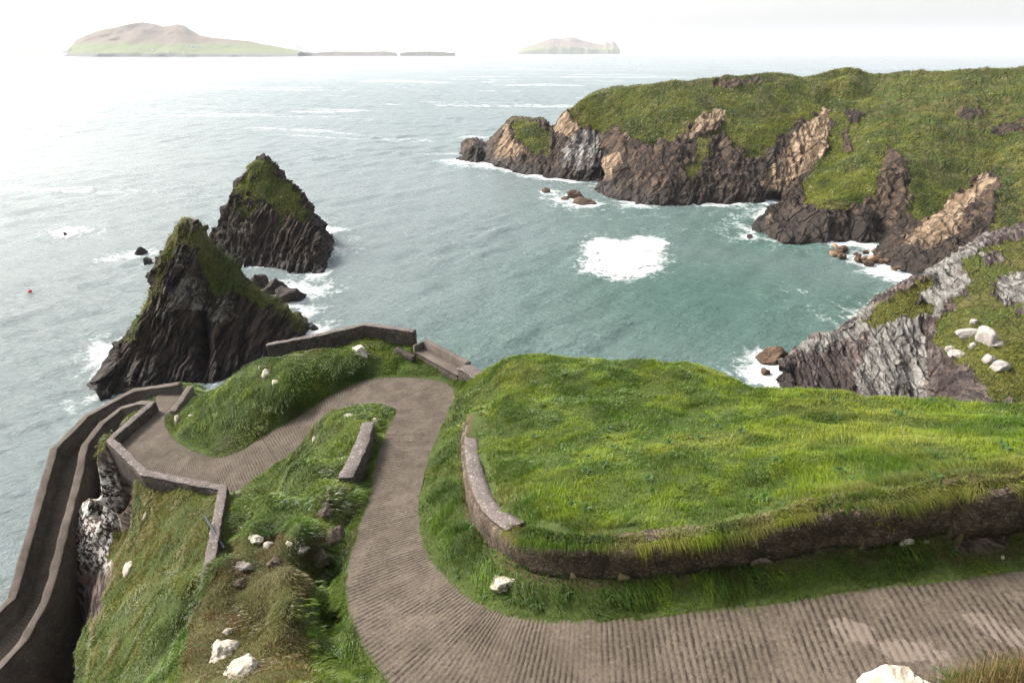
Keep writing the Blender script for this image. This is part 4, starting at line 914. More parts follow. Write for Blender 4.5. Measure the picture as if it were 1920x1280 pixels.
for i in range(30):
    u = RNG.uniform(1562, 1690); k = (u - 1562) / 128; v = 462 + 26 * k + RNG.uniform(-10, 12) + (8 if u < 1640 else 14 * (u - 1640) / 50)
    w = RNG.uniform(10, 26); big = i % 6 == 0
    rock_px('beach_boulder', 'wet brown boulder in the pile at the foot of the far cliff', 'boulder', u, v, w, w * RNG.uniform(.5, .8), M_tan if i % 9 == 0 else M_brown, z=RNG.uniform(.1, .9), group='boulders piled at the foot of the far cliff', noise=.25, cuts=14, sub=3, rot=(R(RNG.uniform(-25, 25)), R(RNG.uniform(-25, 25)), RNG.uniform(0, 3)))
# mooring buoy
bm = bmesh.new(); bmesh.ops.create_uvsphere(bm, u_segments=20, v_segments=12, radius=.32)
for v_ in bm.verts: v_.co.z *= .85
me = bpy.data.meshes.new('float'); bm.to_mesh(me); bm.free(); me.materials.append(mat_plain('red_buoy_plastic', (.62, .07, .06), .4))
bp = P(56, 546, CH - .1); br_ = empty('buoy', tuple(bp)); tag(br_, 'small red buoy floating alone on the water at far left', 'buoy')
fo_ = bpy.data.objects.new('float', me); COL.objects.link(fo_); fo_.parent = br_
bm = bmesh.new(); bmesh.ops.create_cone(bm, cap_ends=True, segments=10, radius1=.08, radius2=.05, depth=.22)
me = bpy.data.meshes.new('eyelet'); bm.to_mesh(me); bm.free(); me.materials.append(M_black)
ey = bpy.data.objects.new('eyelet', me); COL.objects.link(ey); ey.parent = br_; ey.location = (0, 0, .34)

# ================================================================== FAR ISLANDS
def island(name, label, ridge, D0, depth, mat, seed, base_d=None, kindname='island', cliff=.35):
    px = np.array(ridge, float); nC, nF, nB = 160, 34, 12
    uu = np.linspace(px[0, 0], px[-1, 0], nC); vv = np.interp(uu, px[:, 0], px[:, 1]); vv = vv + fbm(np.stack([uu * .2, uu * 0, uu * 0], -1), 1, 3, seed) * .5
    V = []
    for u, v in zip(uu, vv):
        top = PD(u, v, D0 + depth); z = max(top[2], 1.0); b = PD(u, 100, D0); k = min(1, z / 40)
        b = np.array([(u - 960) / F * D0, D0 * cP + D0 * .506 * sP, -3.0]); top = np.array([top[0], top[1], z])
        if k < 1: top[:2] = b[:2] + (top[:2] - b[:2]) * (.15 + .85 * k)
        s = np.linspace(0, 1, nF); hp = np.where(s < .06, s / .06 * cliff * .35, cliff * .35 + (1 - cliff * .35) * np.clip((s - .06) / .94, 0, 1) ** 1.15)
        fr = b[None] * (1 - s[:, None]) + top[None] * s[:, None]; fr[:, 2] = -3 + (z + 3) * hp
        sb = np.linspace(0, 1, nB + 1)[1:, None]; bk = top[None] + np.array([0, depth, 0]) * sb; bk[:, 2] = z + (-3 - z) * sb[:, 0] ** 1.3
        V.append(np.concatenate([fr, bk]))
    V = np.array(V); n, m = V.shape[:2]; V = V.reshape(-1, 3)
    sc2 = max(depth * .25, 20); h = np.clip(V[:, 2] / 60, 0, 1)
    V[:, 1] += fbm(V, sc2, 4, seed) * depth * .12; V[:, 2] += fbm(V, sc2 * .7, 4, seed + 3) * V[:, 2].clip(0) * .10 * (np.tile(np.arange(m) < nF - 2, n))
    o = link_mesh(name, V, grid_faces(n, m), mat); return tag(o, label, 'island', kind='structure')
def mat_island(name, lowc, topc, rockc, zs, sl=.05):
    t = NT(name); o = t.obj(); g = t.n('ShaderNodeNewGeometry'); sp = t.n('ShaderNodeSeparateXYZ'); t.l(g.outputs['Normal'], sp.inputs[0]); ps = t.n('ShaderNodeSeparateXYZ'); t.l(o, ps.inputs[0])
    n = t.noise(o, sl * .2, 5, .6); n2 = t.noise(o, sl, 5, .65)
    z = t.math('ADD', ps.outputs[2], t.math('MULTIPLY', t.math('SUBTRACT', n, .5), zs * 1.2))
    c = t.mix(t.rng(z, zs * .6, zs * 1.2), lowc, topc); c = t.mix(t.math('MULTIPLY', t.rng(n2, .5, .65), .4), c, tuple(x * .6 for x in lowc))
    c = t.mix(t.rng(t.math('ADD', ps.outputs[2], t.math('MULTIPLY', t.math('SUBTRACT', n2, .5), 60)), 26, 14), c, rockc)
    t.bsdf(c, .95, None, .1); return t.m
M_isl = mat_island('island_turf', (.14, .165, .06), (.15, .105, .075), (.12, .115, .115), 95)
M_islr = mat_island('islet_rock', (.17, .17, .10), (.17, .16, .10), (.15, .13, .12), 30)
big = island('island', 'big pale green and russet island on the horizon at left', [(119, 107), (124, 100), (130, 92), (146, 74), (165, 66), (189, 58), (235, 48), (268, 42), (287, 45), (305, 50), (330, 45), (344, 48), (368, 65), (398, 71), (460, 77), (506, 85), (547, 93), (560, 97)], 4000, 520, M_isl, 5)
island('islet', 'long low rocky islet trailing right from the big island', [(556, 99), (575, 98), (590, 99.5), (615, 97.5), (650, 97), (690, 98), (720, 96.5), (742, 99)], 4700, 60, M_islr, 7)
island('islet', 'short low skerry right of the long islet on the horizon', [(750, 100), (765, 98), (785, 97.5), (810, 97), (832, 98), (838, 99), (853, 99.5)], 4700, 40, M_islr, 8)
island('island', 'hazy jagged island on the horizon right of centre', [(972, 95), (985, 89), (1000, 84), (1030, 74), (1038, 72), (1050, 74), (1068, 70), (1078, 71), (1092, 76), (1112, 81), (1130, 84), (1136, 79), (1143, 81), (1150, 77), (1158, 86), (1163, 95)], 8200, 500, M_isl, 9, cliff=1.2)
island('island', 'very faint low island at the far left edge of the horizon', [(-120, 94), (-60, 92), (0, 98), (30, 95), (62, 92.5), (92, 95.5), (118, 96)], 9500, 500, M_isl, 10)
island('island', 'barely visible pyramid island beyond the long islet', [(536, 96), (548, 86), (555, 82), (562, 87), (575, 96)], 12000, 300, M_islr, 11)
# white cottages on the big island
B_B = bvh(big); coth = mat_plain('cottage_whitewash', (.75, .74, .70), .8); cotr = mat_plain('cottage_roof_slate', (.14, .14, .15), .8)
for i, (u, v) in enumerate([(353, 87.5), (360, 88), (367, 88), (372, 89), (317, 98.5), (347, 99.5), (288, 95)]):

    d = Vector(PD(u, v, 1.0)) - EYE; d.normalize(); r = B_B.ray_cast(EYE, d, 20000)
    if r[0] is None: continue
    c = empty('cottage', tuple(r[0])); tag(c, 'tiny white cottage on the green slope of the big far island', 'cottage', 'white cottages on the far island')
    w, dp, hh = 9, 6, 5
    V = np.array([[x, y, z] for z in (-2, hh) for x, y in ((-w, -dp), (w, -dp), (w, dp), (-w, dp))], float)
    Fq = np.array([[0, 1, 5, 4], [1, 2, 6, 5], [2, 3, 7, 6], [3, 0, 4, 7], [4, 5, 6, 7]])
    a = link_mesh('wall', V, Fq, coth, smooth=False); a.parent = c
    Vr = np.array([[-w - .4, -dp - .5, hh + .05], [w + .4, -dp - .5, hh + .05], [w + .4, dp + .5, hh + .05], [-w - .4, dp + .5, hh + .05], [-w - .4, 0, hh + 4], [w + .4, 0, hh + 4]])
    b = link_mesh('roof', Vr, [np.array([[0, 1, 5, 4], [2, 3, 4, 5]]), np.array([[1, 2, 5], [3, 0, 4]])], cotr, smooth=False); b.parent = c

# ================================================================== SEA
th = np.linspace(R(-62), R(62), 940); rr = np.concatenate([np.geomspace(16, 900, 800), np.geomspace(910, 34000, 130)])
TH, RD = np.meshgrid(th, rr, indexing='ij'); sx, sy = (RD * np.sin(TH)).ravel(), (RD * np.cos(TH)).ravel(); sr_ = RD.ravel()
cell = np.maximum(sr_ * (th[1] - th[0]), sr_ * .0051)
z = np.zeros(sx.shape); rw = np.random.default_rng(3)
for k in range(54):
    lam = .8 * (18 / .8) ** (k / 53.0); a = R(-62) + rw.normal() * .45; kx, ky = math.cos(a) * 2 * math.pi / lam, math.sin(a) * 2 * math.pi / lam
    A = .0130 * lam ** .66 * rw.uniform(.5, 1.3); att = sstep(.55, .25, cell / lam)
    phs = kx * sx + ky * sy + rw.uniform(0, 6.28); z += A * att * (np.sin(phs) + .25 * np.sin(2 * phs + 1.2))
xyq = xy0(sx, sy)
near = sr_ < 420
z[near] *= .75 + .5 * fbm(xyq[near], 30, 2, 4)
foam = np.zeros(sx.shape); cd = np.full(sx.shape, 1e3)
for L in COAST: cd[near] = np.minimum(cd[near], segdist(sx[near], sy[near], L[::2] if len(L) > 50 else L))
for (x, y, r) in SEA_ROCKS: cd[near] = np.minimum(cd[near], np.hypot(sx[near] - x, sy[near] - y) - r * .6)
cd = np.maximum(cd, 0); nz = np.zeros(sx.shape); nz[near] = fbm(xyq[near], 14, 3, 33)
foam = (.95 + .6 * nz) * np.exp(-cd / 2.6) * .75 + .30 * np.exp(-cd / 13) * (1 + 1.5 * nz)
for (u, v, a, b, s) in [(640, 520, 9, 7, .50), (575, 530, 6, 6, .7), (700, 560, 9, 8, .22), (800, 362, 11, 3, .75), (690, 345, 10, 4, .25), (1250, 402, 13, 5, .6), (1165, 378, 9, 5, .6), (1368, 412, 3, 6, .7), (1590, 487, 12, 3, .8), (1500, 468, 11, 3.5, .6), (1660, 508, 8, 3, .8), (1300, 492, 11, 5, .40), (1230, 500, 8, 5, .38),
     (1440, 690, 3.5, 3.5, .7), (1497, 605, 1.4, 3, .6), (1550, 600, 1.5, 2, .6), (1380, 650, 6, 5, .3), (890, 305, 14, 9, .8), (960, 335, 12, 5, .5), (1000, 370, 12, 4, .35), (1100, 385, 12, 4, .5), (185, 690, 5, 5, .6), (240, 480, 8, 5, .55), (380, 410, 8, 5, .45), (640, 395, 9, 5, .4), (1130, 430, 14, 3, .45), (1050, 410, 14, 3, .35), (70, 330, 20, 4, .5), (1450, 530, 10, 4, .18), (880, 165, 50, 6, .7), (1010, 350, 8, 4, .4), (1330, 560, 8, 3, .15), (1480, 560, 7, 2, .2)]:
    c = P(u, v, CH); e = np.exp(-((sx - c[0]) / a) ** 2 - ((sy - c[1]) / b) ** 2); foam = np.maximum(foam, s * e * (1 + .5 * nz)) if s < .3 else foam + s * e * .42
fp0 = [(760, 1030), (810, 968), (900, 978), (1000, 1003), (1100, 965), (1185, 972), (1228, 1000), (1190, 1055), (1205, 1100), (1180, 1165), (1080, 1205), (980, 1228), (870, 1192), (758, 1172), (775, 1110)]
fw0 = np.array([P(u / 3 + 840, v / 3 + 120, CH)[:2] for u, v in fp0]); fw0 = fw0.mean(0) + (fw0 - fw0.mean(0)) * .88; rd = np.full(sx.shape, 99.0); rd[near] = segdist(sx[near], sy[near], fw0, True); rd[inpoly(sx, sy, fw0)] = 0
foam = np.maximum(foam, .62 * np.exp(-rd / 2.4) + .34 * np.exp(-rd / 8))
foam = np.clip(foam, 0, 1.15) + .12 * sstep(-.1, .5, nz)
bay_dim = np.zeros(sx.shape)  # greener bay water, with its weaker sky reflection painted in as darker tone
for (u, v, a, s) in [(1330, 560, 38, 1.0), (1430, 440, 34, .9), (1150, 600, 24, .75), (940, 640, 18, .6), (1250, 420, 36, .6), (1600, 580, 22, .9)]:
    c = P(u, v, CH); bay_dim = np.maximum(bay_dim, s * np.exp(-((sx - c[0]) ** 2 + (sy - c[1]) ** 2) / a ** 2))
z += .12 * np.clip(foam, 0, 1) * nz
sea = link_mesh('sea', np.stack([sx, sy, z], -1), grid_faces(len(th), len(rr), flip=True), mat_sea(), cols={'foam': foam, 'bay_green_dim': bay_dim, 'far': sstep(110, 330, sr_) * (1 - .95 * sstep(700, 2200, sr_)), 'ripple': 1 - .75 * sstep(150, 1500, sr_)})
tag(sea, 'choppy grey-green sea with surf round the rocks', 'sea', kind='structure')

# floating raft of spume in the bay
fp = np.array([(760, 1030), (785, 1000), (810, 968), (860, 972), (900, 978), (950, 985), (1000, 992), (1050, 980), (1100, 965), (1150, 978), (1185, 972), (1228, 1000), (1225, 1040), (1190, 1055), (1165, 1075), (1205, 1100), (1200, 1130), (1180, 1165), (1130, 1185), (1080, 1205), (980, 1228), (920, 1210), (870, 1192), (810, 1180), (758, 1172), (765, 1150), (790, 1140), (775, 1110), (750, 1090), (765, 1060)], float) / 3 + [840, 120]
fw = np.array([P(u, v, CH)[:2] for u, v in fp]); fw = fw.mean(0) + (fw - fw.mean(0)) * .9; lo, hi = fw.min(0) - 2, fw.max(0) + 2
sdr = np.where(inpoly(sx, sy, fw), 1, -1) * np.where(near, segdist(sx, sy, fw, True), 99)
rag = sdr + np.where(near, fbm(xyq, 2.6, 6, 71, .70) * 4.5, 0)
okr = (rag > .15) & near
FQ = grid_faces(len(th), len(rr), flip=True); FQ = FQ[okr[FQ].all(1)]; us = np.unique(FQ); rm = -np.ones(len(sx), int); rm[us] = np.arange(len(us))
zz = z + .03 + .16 * sstep(.1, 2.0, rag) * (1 + .6 * np.where(near, fbm(xyq, 1.4, 4, 73), 0)); FV = np.stack([sx, sy, zz], -1)
t = NT('sea_spume'); o_ = t.obj(); n_ = t.noise(o_, .25, 5, .6); n2_ = t.noise(o_, 2.5, 5, .7)
c_ = t.mix(t.rng(n_, .48, .68), (.56, .555, .53), (.50, .44, .35)); c_ = t.mix(t.math('MULTIPLY', t.rng(n2_, .55, .7), .5), c_, (.40, .385, .35))
t.bsdf(c_, .85, t.bump(n2_, .6, .08), .2)
sp = link_mesh('sea_foam', FV[us], rm[FQ], t.m); tag(sp, 'thick cream white raft of foam floating in the bay', 'foam', kind='stuff')

# ================================================================== GRASS
gi, gj = len(gx), len(gy)
cell_a = .14 * .14 / np.clip(slope, .35, 1)
wl = [np.array([P(500, 646, 16.6), P(592, 628, 16.25), P(685, 607, 15.9), P(778, 620, 15.95)]), np.array([P(287, 752, 20.15), P(206, 823, 20.0), P(270, 885, 19.7), P(418, 914, 19.15), P(402, 1000, 18.55), P(383, 1108, 17.9)]),
      np.array([P(690, 795, 15.75), P(681, 825, 15.4), P(665, 858, 15.0), P(650, 892, 14.7)]), np.array([bl, br, P(905, 706, 16.35)])]
wd = np.full(len(fx), 9.0)
for L in wl: wd = np.minimum(wd, segdist(fx, fy, L))
wmd = segdist(fx, fy, wmc[:48]); wmd2 = segdist(fx, fy, wmc)
vis = (pu > -200) & (pu < 2120) & (pv > 560) & (pv < 1400)
edge_n = fbm(xy0(fx, fy), .5, 3, 88)
WG = np.stack(np.gradient(wmd2.reshape(gi, gj), .14), -1).reshape(-1, 2)
ok = vis & (dro > .02 + .05 * edge_n) & (dcl < 1.3) & (wd > .27) & (rockw < .5 + .3 * edge_n) & ~(m1m & (wmd < .44 + .2 * edge_n)) & (~((~m1m) & (wmd2 < .10)))
gravel = m1m & (wmd2 < .75) & (fbm(xy0(fx, fy), .9, 3, 90) > .22); ok &= ~gravel; ok &= ~((fy < 4.4) & (fx > 1))
lk = (LV[:, 2] > 0)
kinds = {'mound': m1m, 'ridge': zone_ridge & ~m1m, 'slope': zone_slope & ~m1m}
hollow = inpoly(pu, pv, [(425, 925), (575, 820), (580, 860), (480, 960), (430, 1075), (420, 1000)]) | inpoly(pu, pv, [(690, 860), (700, 900), (640, 1090), (740, 1290), (560, 1290), (570, 1100), (640, 930)])
vg = ~m1m & (pu > 745) & (pv > 900); kinds['verge'] = (vg | hollow) & ~zone_ridge & ~zone_slope
kinds['bank'] = ~(m1m | zone_ridge | zone_slope | kinds['verge'])
_gp = grass_palette
def grass_palette(p, kind):
    if kind == 'bank':
        w = sstep(-.25, .35, fbm(p, 2.2, 3, 5))[:, None]; m_ = sstep(.12, .4, fbm(p, 1.5, 4, 15))[:, None] * .75 * (RNG.uniform(size=(len(p), 1)) < .85)
        return (1 - m_) * (_gp(p, 'mound') * w * .88 + _gp(p, 'verge') * (1 - w)) + m_ * _gp(p, 'ridge') * .8
        return _gp(p, 'mound') * w * .88 + _gp(p, 'verge') * (1 - w)
    return _gp(p, kind)
spec = {'mound': (1050, .10, .25, .013, 'wind-combed bright green grass over the big mound'), 'verge': (900, .08, .30, .013, 'dark lush grass of the verge between road and mound wall'),
        'bank': (720, .09, .24, .014, 'green grass on the banks and knoll round the upper hairpin'), 'slope': (640, .08, .22, .015, 'mottled olive grass on the steep slope under the landing wall'), 'ridge': (1100, .05, .15, .011, 'short heathery turf on the near spine')}
wind = np.array([.85, -.35, 0.0])
for kn, (den, l0, l1, w0, lb) in spec.items():
    mk = ok & kinds[kn]; idx = np.nonzero(mk)[0]
    dens = den * np.clip(14 / np.maximum(pD[idx], 5), .55, 1.6) * cell_a[idx] * (.55 + .9 * sstep(-.4, .4, fbm(LV[idx], .8, 3, 44)))
    cnt = RNG.poisson(dens); ids = np.repeat(idx, cnt); n = len(ids)
    ox, oy = RNG.uniform(0, 1, n), RNG.uniform(0, 1, n); i0, j0 = ids // gj, ids % gj; i1, j1 = np.minimum(i0 + 1, gi - 1), np.minimum(j0 + 1, gj - 1)
    Hg = hz.reshape(gi, gj); zb = Hg[i0, j0] * (1 - ox) * (1 - oy) + Hg[i1, j0] * ox * (1 - oy) + Hg[i0, j1] * (1 - ox) * oy + Hg[i1, j1] * ox * oy
    jump = np.abs(Hg[i1, j1] - Hg[i0, j0]) > .35
    zb = np.where(jump, hz[ids], zb); ox = np.where(jump, 0, ox); oy = np.where(jump, 0, oy)
    bp_ = np.stack([fx[ids] + ox * .14, fy[ids] + oy * .14, zb], -1); N = LN[ids]
    up = np.array([0, 0, 1.0]) * .75 + N * .45; up /= np.linalg.norm(up, axis=1, keepdims=True)
    dn = N * [1, 1, 0]; fl = np.stack([fbm(bp_, 1.6, 3, 101), fbm(bp_, 1.6, 3, 111), np.zeros(n)], -1)
    lean = wind * .55 + dn * 1.3 + fl * 1.1 + RNG.normal(size=(n, 3)) * .25; lean[:, 2] = -.12 - .5 * np.linalg.norm(dn, axis=1); 
    cl = sstep(-.35, .35, fbm(bp_, .7, 3, 120)); L = (l0 + (l1 - l0) * cl) * RNG.uniform(.6, 1.25, n)
    if kn == 'mound': hang = np.clip(1 - wmd2[ids] / .5, 0, 1); L *= 1 + .25 * hang
    if kn == 'mound':
        hg = (1 - sstep(.02, .16, wmd2[ids]))[:, None] * .9; lean = lean * (1 - hg) + np.concatenate([-WG[ids] * 1.0, np.full((n, 1), -.75)], 1) * hg
        up = up * (1 - .75 * hg) - np.concatenate([WG[ids], np.zeros((n, 1))], 1) * .4 * hg
    L *= (.35 + .65 * sstep(0, .5, dro[ids])) * (.35 + .65 * sstep(4, 6.5, bp_[:, 1]))
    W = w0 * RNG.uniform(.7, 1.4, n) * np.clip(bp_[:, 1] / 16, .8, 1.6)
    cc = grass_palette(bp_, kn)
    if kn == 'ridge':
        s = sstep(-.05, .3, fbm(bp_, 1.1, 3, 130))[:, None] * sstep(-6.3, -7.8, bp_[:, :1]) * .6; cc = cc * (1 - s) + np.array((.13, .055, .02)) * RNG.uniform(.6, 1.3, (n, 1)) * s
    if kn == 'mound':
        s = (sstep(1.3, .3, wmd2[ids]) * .6)[:, None] * sstep(-.2, .3, fbm(bp_, 1.2, 2, 135))[:, None]; cc = cc * (1 - s) + np.array((.19, .165, .055)) * RNG.uniform(.7, 1.2, (n, 1)) * s
    o = blades('grass', bp_, up, lean, L, W, cc); tag(o, lb, 'grass', kind='stuff')
# fringe hanging over the lip of the mound wall
nfr = 26000; tfr = RNG.uniform(.28, .97, nfr); lw = catmull(wm_top, 800); iw = (tfr * 799).astype(int); nw = plan_normals(lw)
pfr = lw[iw].copy(); off = RNG.uniform(-.06, .30, nfr); pfr[:, :2] += nw[iw] * off[:, None] + RNG.normal(size=(nfr, 2)) * .03; pfr[:, 2] += -.05 + .03 * RNG.normal(size=nfr)
keep = fbm(pfr, .45, 3, 140) + .5 * fbm(pfr, 1.6, 2, 141) > RNG.uniform(-.55, .35, nfr); pfr, iw, off = pfr[keep], iw[keep], off[keep]; nfr = len(pfr)
outn = np.concatenate([-nw[iw], np.zeros((nfr, 1))], 1); hgf = sstep(.22, -.05, off)[:, None]
upf = np.array([0, 0, 1.0]) * (1 - .55 * hgf) + outn * .55 * hgf; lnf = outn * (.5 + .3 * hgf) + np.array([.25, 0, -.2]) + np.array([0, 0, -1.0]) * hgf + RNG.normal(size=(nfr, 3)) * .22
cf = grass_palette(pfr, 'mound') * .8; sf = sstep(-.2, .4, fbm(pfr, .9, 2, 145))[:, None] * .6; cf = cf * (1 - sf) + np.array((.22, .175, .06)) * RNG.uniform(.6, 1.2, (nfr, 1)) * sf
o = blades('grass', pfr, upf, lnf, RNG.uniform(.10, .27, nfr) * (.7 + .6 * sstep(-.3, .3, fbm(pfr, .6, 2, 147))), RNG.uniform(.008, .016, nfr), cf); tag(o, 'shaggy straw-green fringe hanging over the lip of the mound wall', 'grass', kind='stuff')
# coarse turf on the far slopes and rocks
def scatter(V, W, thr, count, l0, l1, w0, kind, label, bright=1.0, paths=None):
    u, v, D = proj(V); m = (W[:, 0] > thr) & (u > -150) & (u < 2070) & (v > 80) & (v < 900) & (V[:, 2] > 1.0)
    idx = np.nonzero(m)[0]; pr = 1 / np.maximum(D[idx], 20) ** .5; ids = RNG.choice(idx, count, p=pr / pr.sum())
    b = V[ids] + RNG.normal(size=(count, 3)) * .35 * [1, 1, .15]; up = np.tile([0, 0, 1.0], (count, 1)) 
    fl = np.stack([fbm(b, 5, 2, 3), fbm(b, 5, 2, 6), np.zeros(count)], -1); lean = np.array([.7, -.4, -.25]) + fl * 1.0 + RNG.normal(size=(count, 3)) * .35
    cc = grass_palette(b * .22, kind) * bright; Lb = RNG.uniform(l0, l1, count)
    if paths:
        for pl, wid, colr, lf in paths:
            dpx = segdist(u[ids] + fbm(b, 4, 2, 8) * 4, v[ids] + fbm(b, 4, 2, 9) * 4, pl); k = sstep(wid * 1.4, wid * .5, dpx)[:, None]
            cc = cc * (1 - k) + np.array(colr) * RNG.uniform(.7, 1.3, (count, 1)) * k; Lb = Lb * (1 - k[:, 0]) + Lb * lf * k[:, 0]
    o = blades('turf', b, up, lean, Lb, w0 * RNG.uniform(.6, 1.5, count), cc); tag(o, label, 'turf', kind='stuff')
scatter(HV, HW, .5, 170000, .25, .58, .09, 'hill', 'rough tussocky grass over the far headland', 1.0, [
 ([(1668, 192), (1720, 218), (1780, 250), (1850, 275)], 7, (.075, .065, .014), 1.3), ([(1635, 132), (1640, 165), (1672, 190), (1690, 205), (1740, 228), (1800, 250), (1860, 272), (1893, 292), (1905, 320), (1870, 345)], 5, (.095, .150, .010), .4), ([(1690, 200), (1740, 186), (1820, 172), (1930, 148)], 5, (.095, .15, .010), .4),
 ([(1490, 142), (1540, 148)], 5, (.10, .15, .01), .5), ([(1270, 160), (1330, 152), (1450, 150)], 5, (.05, .05, .012), .8), ([(1880, 330), (1900, 430)], 26, (.030, .042, .008), .8)])
scatter(V1, W1, .4, 9000, .12, .34, .05, 'hill', 'tufts of grass on the crest of the nearer sea stack', .9)
scatter(V2, W2, .4, 9000, .18, .42, .07, 'hill', 'tufts of grass on the cap of the farther sea stack', .9)
scatter(OV, OW, .5, 26000, .12, .32, .035, 'hill', 'short turf between the rocks of the grey outcrop')

# broad-leaved weeds along the verges, and the plant close by at bottom right
def leaf_plant(name, label, loc, n, L, W, colr, up=.6, cat='plant', seed=0):
    r = np.random.default_rng(seed); vs = []; fs = []; cs = []
    for k in range(n):
        a = r.uniform(0, 6.28); el = r.uniform(.25, 1.1) * up + .15; ln = L * r.uniform(.6, 1.15); wd_ = W * r.uniform(.7, 1.2); d = np.array([math.cos(a), math.sin(a), 0]); s = np.array([-d[1], d[0], 0]); base = d * r.uniform(0, L * .25)
        M = 7; o = len(vs); cb = np.array(colr) * r.uniform(.65, 1.3)
        for i in range(M):
            f = i / (M - 1); c = base + d * ln * f * math.cos(el) + np.array([0, 0, ln * (f * math.sin(el) - .45 * f * f)]); w = wd_ * math.sin(math.pi * min(.97, .12 + .85 * f)) ** .8
            for q_ in (-1, 0, 1): vs.append(c + s * w * q_ * .5 + np.array([0, 0, abs(q_) * w * .18])); cs.append(cb * (1.15 if q_ == 0 else 1.0))
        for i in range(M - 1):
            for q_ in (0, 1): x = o + i * 3 + q_; fs.append([x, x + 1, x + 4, x + 3])
    ob = link_mesh(name, np.array(vs), np.array(fs), M_blade, smooth=True, cols={'C': np.array(cs)}); ob.location = loc
    return tag(ob, label, cat)
h = hit(1800, 1302, T)
if h: leaf_plant('leafy_plant', 'dark green leafy plant close to the viewer beside the cream rock, bottom right', h[0], 60, .20, .032, (.045, .085, .015), .9, seed=1)
h = hit(1755, 1310, T)
if h: leaf_plant('leafy_plant', 'smaller leafy sprig above the dark leafy plant by the cream rock', h[0], 26, .13, .022, (.06, .10, .015), .9, seed=2)
# dry grass tuft, bottom right corner
cn = [(1860, 1290), (1900, 1285), (1880, 1295), (1915, 1282), (1940, 1275), (1820, 1298), (1975, 1275)]
bb = []
for (u, v) in cn:
    h = hit(u, v, T)
    if h: bb.append(np.array(h[0]) + RNG.normal(size=(520, 3)) * [.13, .06, .0])
if bb:
    bb = np.concatenate(bb); n = len(bb); cc = np.where(RNG.uniform(size=(n, 1)) < .6, (.34, .23, .11), (.09, .11, .02)) * RNG.uniform(.6, 1.2, (n, 1))
    o = blades('dry_grass', bb, np.tile([0, 0, 1.0], (n, 1)), np.array([-.5, .4, -.1]) + RNG.normal(size=(n, 3)) * .3, RNG.uniform(.07, .2, n), RNG.uniform(.0015, .0035, n), cc); tag(o, 'dry tan grass tuft in the bottom right corner', 'dry grass', kind='stuff')
WEEDS = [(960, 1120), (1010, 1130), (1060, 1110), (905, 1115), (860, 1075), (830, 1030), (1150, 1115), (1240, 1080), (1330, 1065), (1420, 1075), (1700, 1055), (1780, 1030), (820, 970), (625, 1150), (640, 1215), (620, 1100), (690, 1265)]
for i, (u, v) in enumerate(WEEDS):
    h = hit(u, v, T)
    if h: leaf_plant('weed', 'rosette of long green leaves in the rough grass beside the road', h[0], 22, .26, .035, (.05, .095, .02), .8, 'weed', 20 + i)['group'] = 'leafy weeds along the road verges'
for i in range(46):
    u, v = RNG.uniform(930, 1900), RNG.uniform(690, 960); h = hit(u, v, T)
    if h and h[0].y < 26 and inpoly(np.array([h[0].x]), np.array([h[0].y]), M1poly)[0]:
        o = leaf_plant('meadow_weed', 'small dark leafy clump in the turf of the big mound', h[0] + Vector((0, 0, .08)), 18, .20, .045, (.045, .095, .012), .8, 'weed', 70 + i); o['group'] = 'leafy clumps on the big mound'
for i, (u, v) in enumerate([(1655, 985), (1668, 988), (1645, 978)]):
    h = hit(u, v, T)
    if h: leaf_plant('weed', 'yellowish leafy weed at the foot of the mound wall', h[0] + Vector((0, 0, .05)), 30, .18, .04, (.16, .15, .02), .9, 'weed', 50 + i)['group'] = 'yellow weeds under the mound wall'

# ================================================================== AIR, LIGHT, CAMERA
bm = bmesh.new(); bmesh.ops.create_cube(bm, size=1.0)
for v_ in bm.verts: v_.co = Vector((v_.co.x * 80000, v_.co.y * 72000, -4.5 + (v_.co.z + .5) * 420))
me = bpy.data.meshes.new('haze'); bm.to_mesh(me); bm.free()
hm = bpy.data.materials.new('haze_air'); hm.use_nodes = True; ht_ = hm.node_tree; ht_.nodes.clear()
ho = ht_.nodes.new('ShaderNodeOutputMaterial'); hv = ht_.nodes.new('ShaderNodeVolumePrincipled'); hv.inputs['Color'].default_value = (.93, .96, 1, 1); hv.inputs['Density'].default_value = .000065; hv.inputs['Anisotropy'].default_value = .0
ht_.links.new(hv.outputs[0], ho.inputs['Volume']); me.materials.append(hm)
hz_o = bpy.data.objects.new('haze', me); COL.objects.link(hz_o); tag(hz_o, 'pale sea haze that fades the far islands', 'haze', kind='stuff')

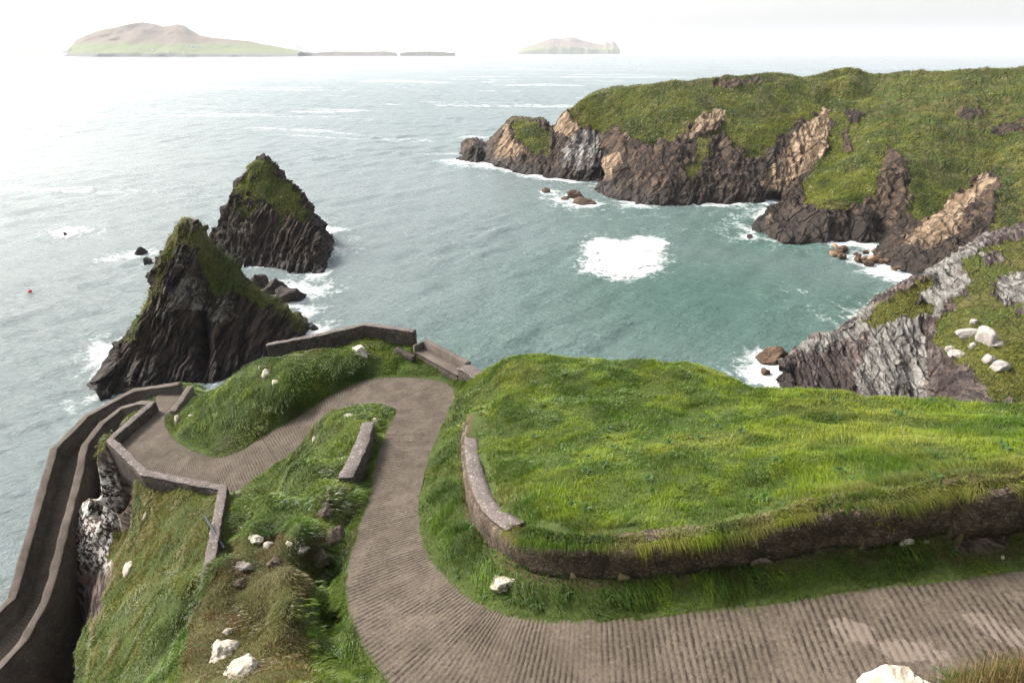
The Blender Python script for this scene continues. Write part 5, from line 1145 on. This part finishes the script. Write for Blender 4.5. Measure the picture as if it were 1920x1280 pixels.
SUN_AZ, SUN_EL = R(-63), R(40)        # azimuth from +Y, positive to the right
sd_ = Vector((math.sin(SUN_AZ) * math.cos(SUN_EL), math.cos(SUN_AZ) * math.cos(SUN_EL), math.sin(SUN_EL)))
sl_ = bpy.data.lights.new('sun', 'SUN'); sl_.energy = 2.2; sl_.angle = R(16); sl_.color = (1, .95, .87)
so = bpy.data.objects.new('sun', sl_); COL.objects.link(so); so.rotation_euler = sd_.to_track_quat('Z', 'Y').to_euler()
w = bpy.data.worlds.new('World'); sc.world = w; w.use_nodes = True; nt = w.node_tree; nt.nodes.clear()
wo = nt.nodes.new('ShaderNodeOutputWorld'); bg = nt.nodes.new('ShaderNodeBackground'); sk = nt.nodes.new('ShaderNodeTexSky'); sk.sky_type = 'NISHITA'; sk.sun_disc = False
sk.sun_elevation = SUN_EL; sk.sun_rotation = SUN_AZ; sk.dust_density = 4.0; sk.air_density = 1.0; sk.ozone_density = 1.0; sk.altitude = 40
hs = nt.nodes.new('ShaderNodeHueSaturation'); hs.inputs['Saturation'].default_value = .35; hs.inputs['Value'].default_value = 1.12
nt.links.new(sk.outputs[0], hs.inputs['Color']); nt.links.new(hs.outputs[0], bg.inputs[0]); bg.inputs[1].default_value = .105; nt.links.new(bg.outputs[0], wo.inputs[0])

cam = bpy.data.cameras.new('camera'); co = bpy.data.objects.new('camera', cam); COL.objects.link(co); sc.camera = co
cam.sensor_width = 36; cam.lens = 36 * F / 1920; cam.clip_start = .1; cam.clip_end = 100000
co.location = (0, 0, CH); co.rotation_euler = (R(90) - PIT, 0, 0)
sc.view_settings.view_transform = 'Standard'; sc.view_settings.look = 'None'; sc.view_settings.exposure = 1.65; sc.view_settings.gamma = 1
sc.cycles.use_denoising = True; sc.cycles.denoising_prefilter = 'NONE'; sc.cycles.sample_clamp_direct = 4.0; sc.cycles.sample_clamp_indirect = 2.0; sc.cycles.max_bounces = 6; sc.cycles.diffuse_bounces = 3; sc.cycles.volume_bounces = 0; sc.cycles.caustics_reflective = False; sc.cycles.caustics_refractive = False
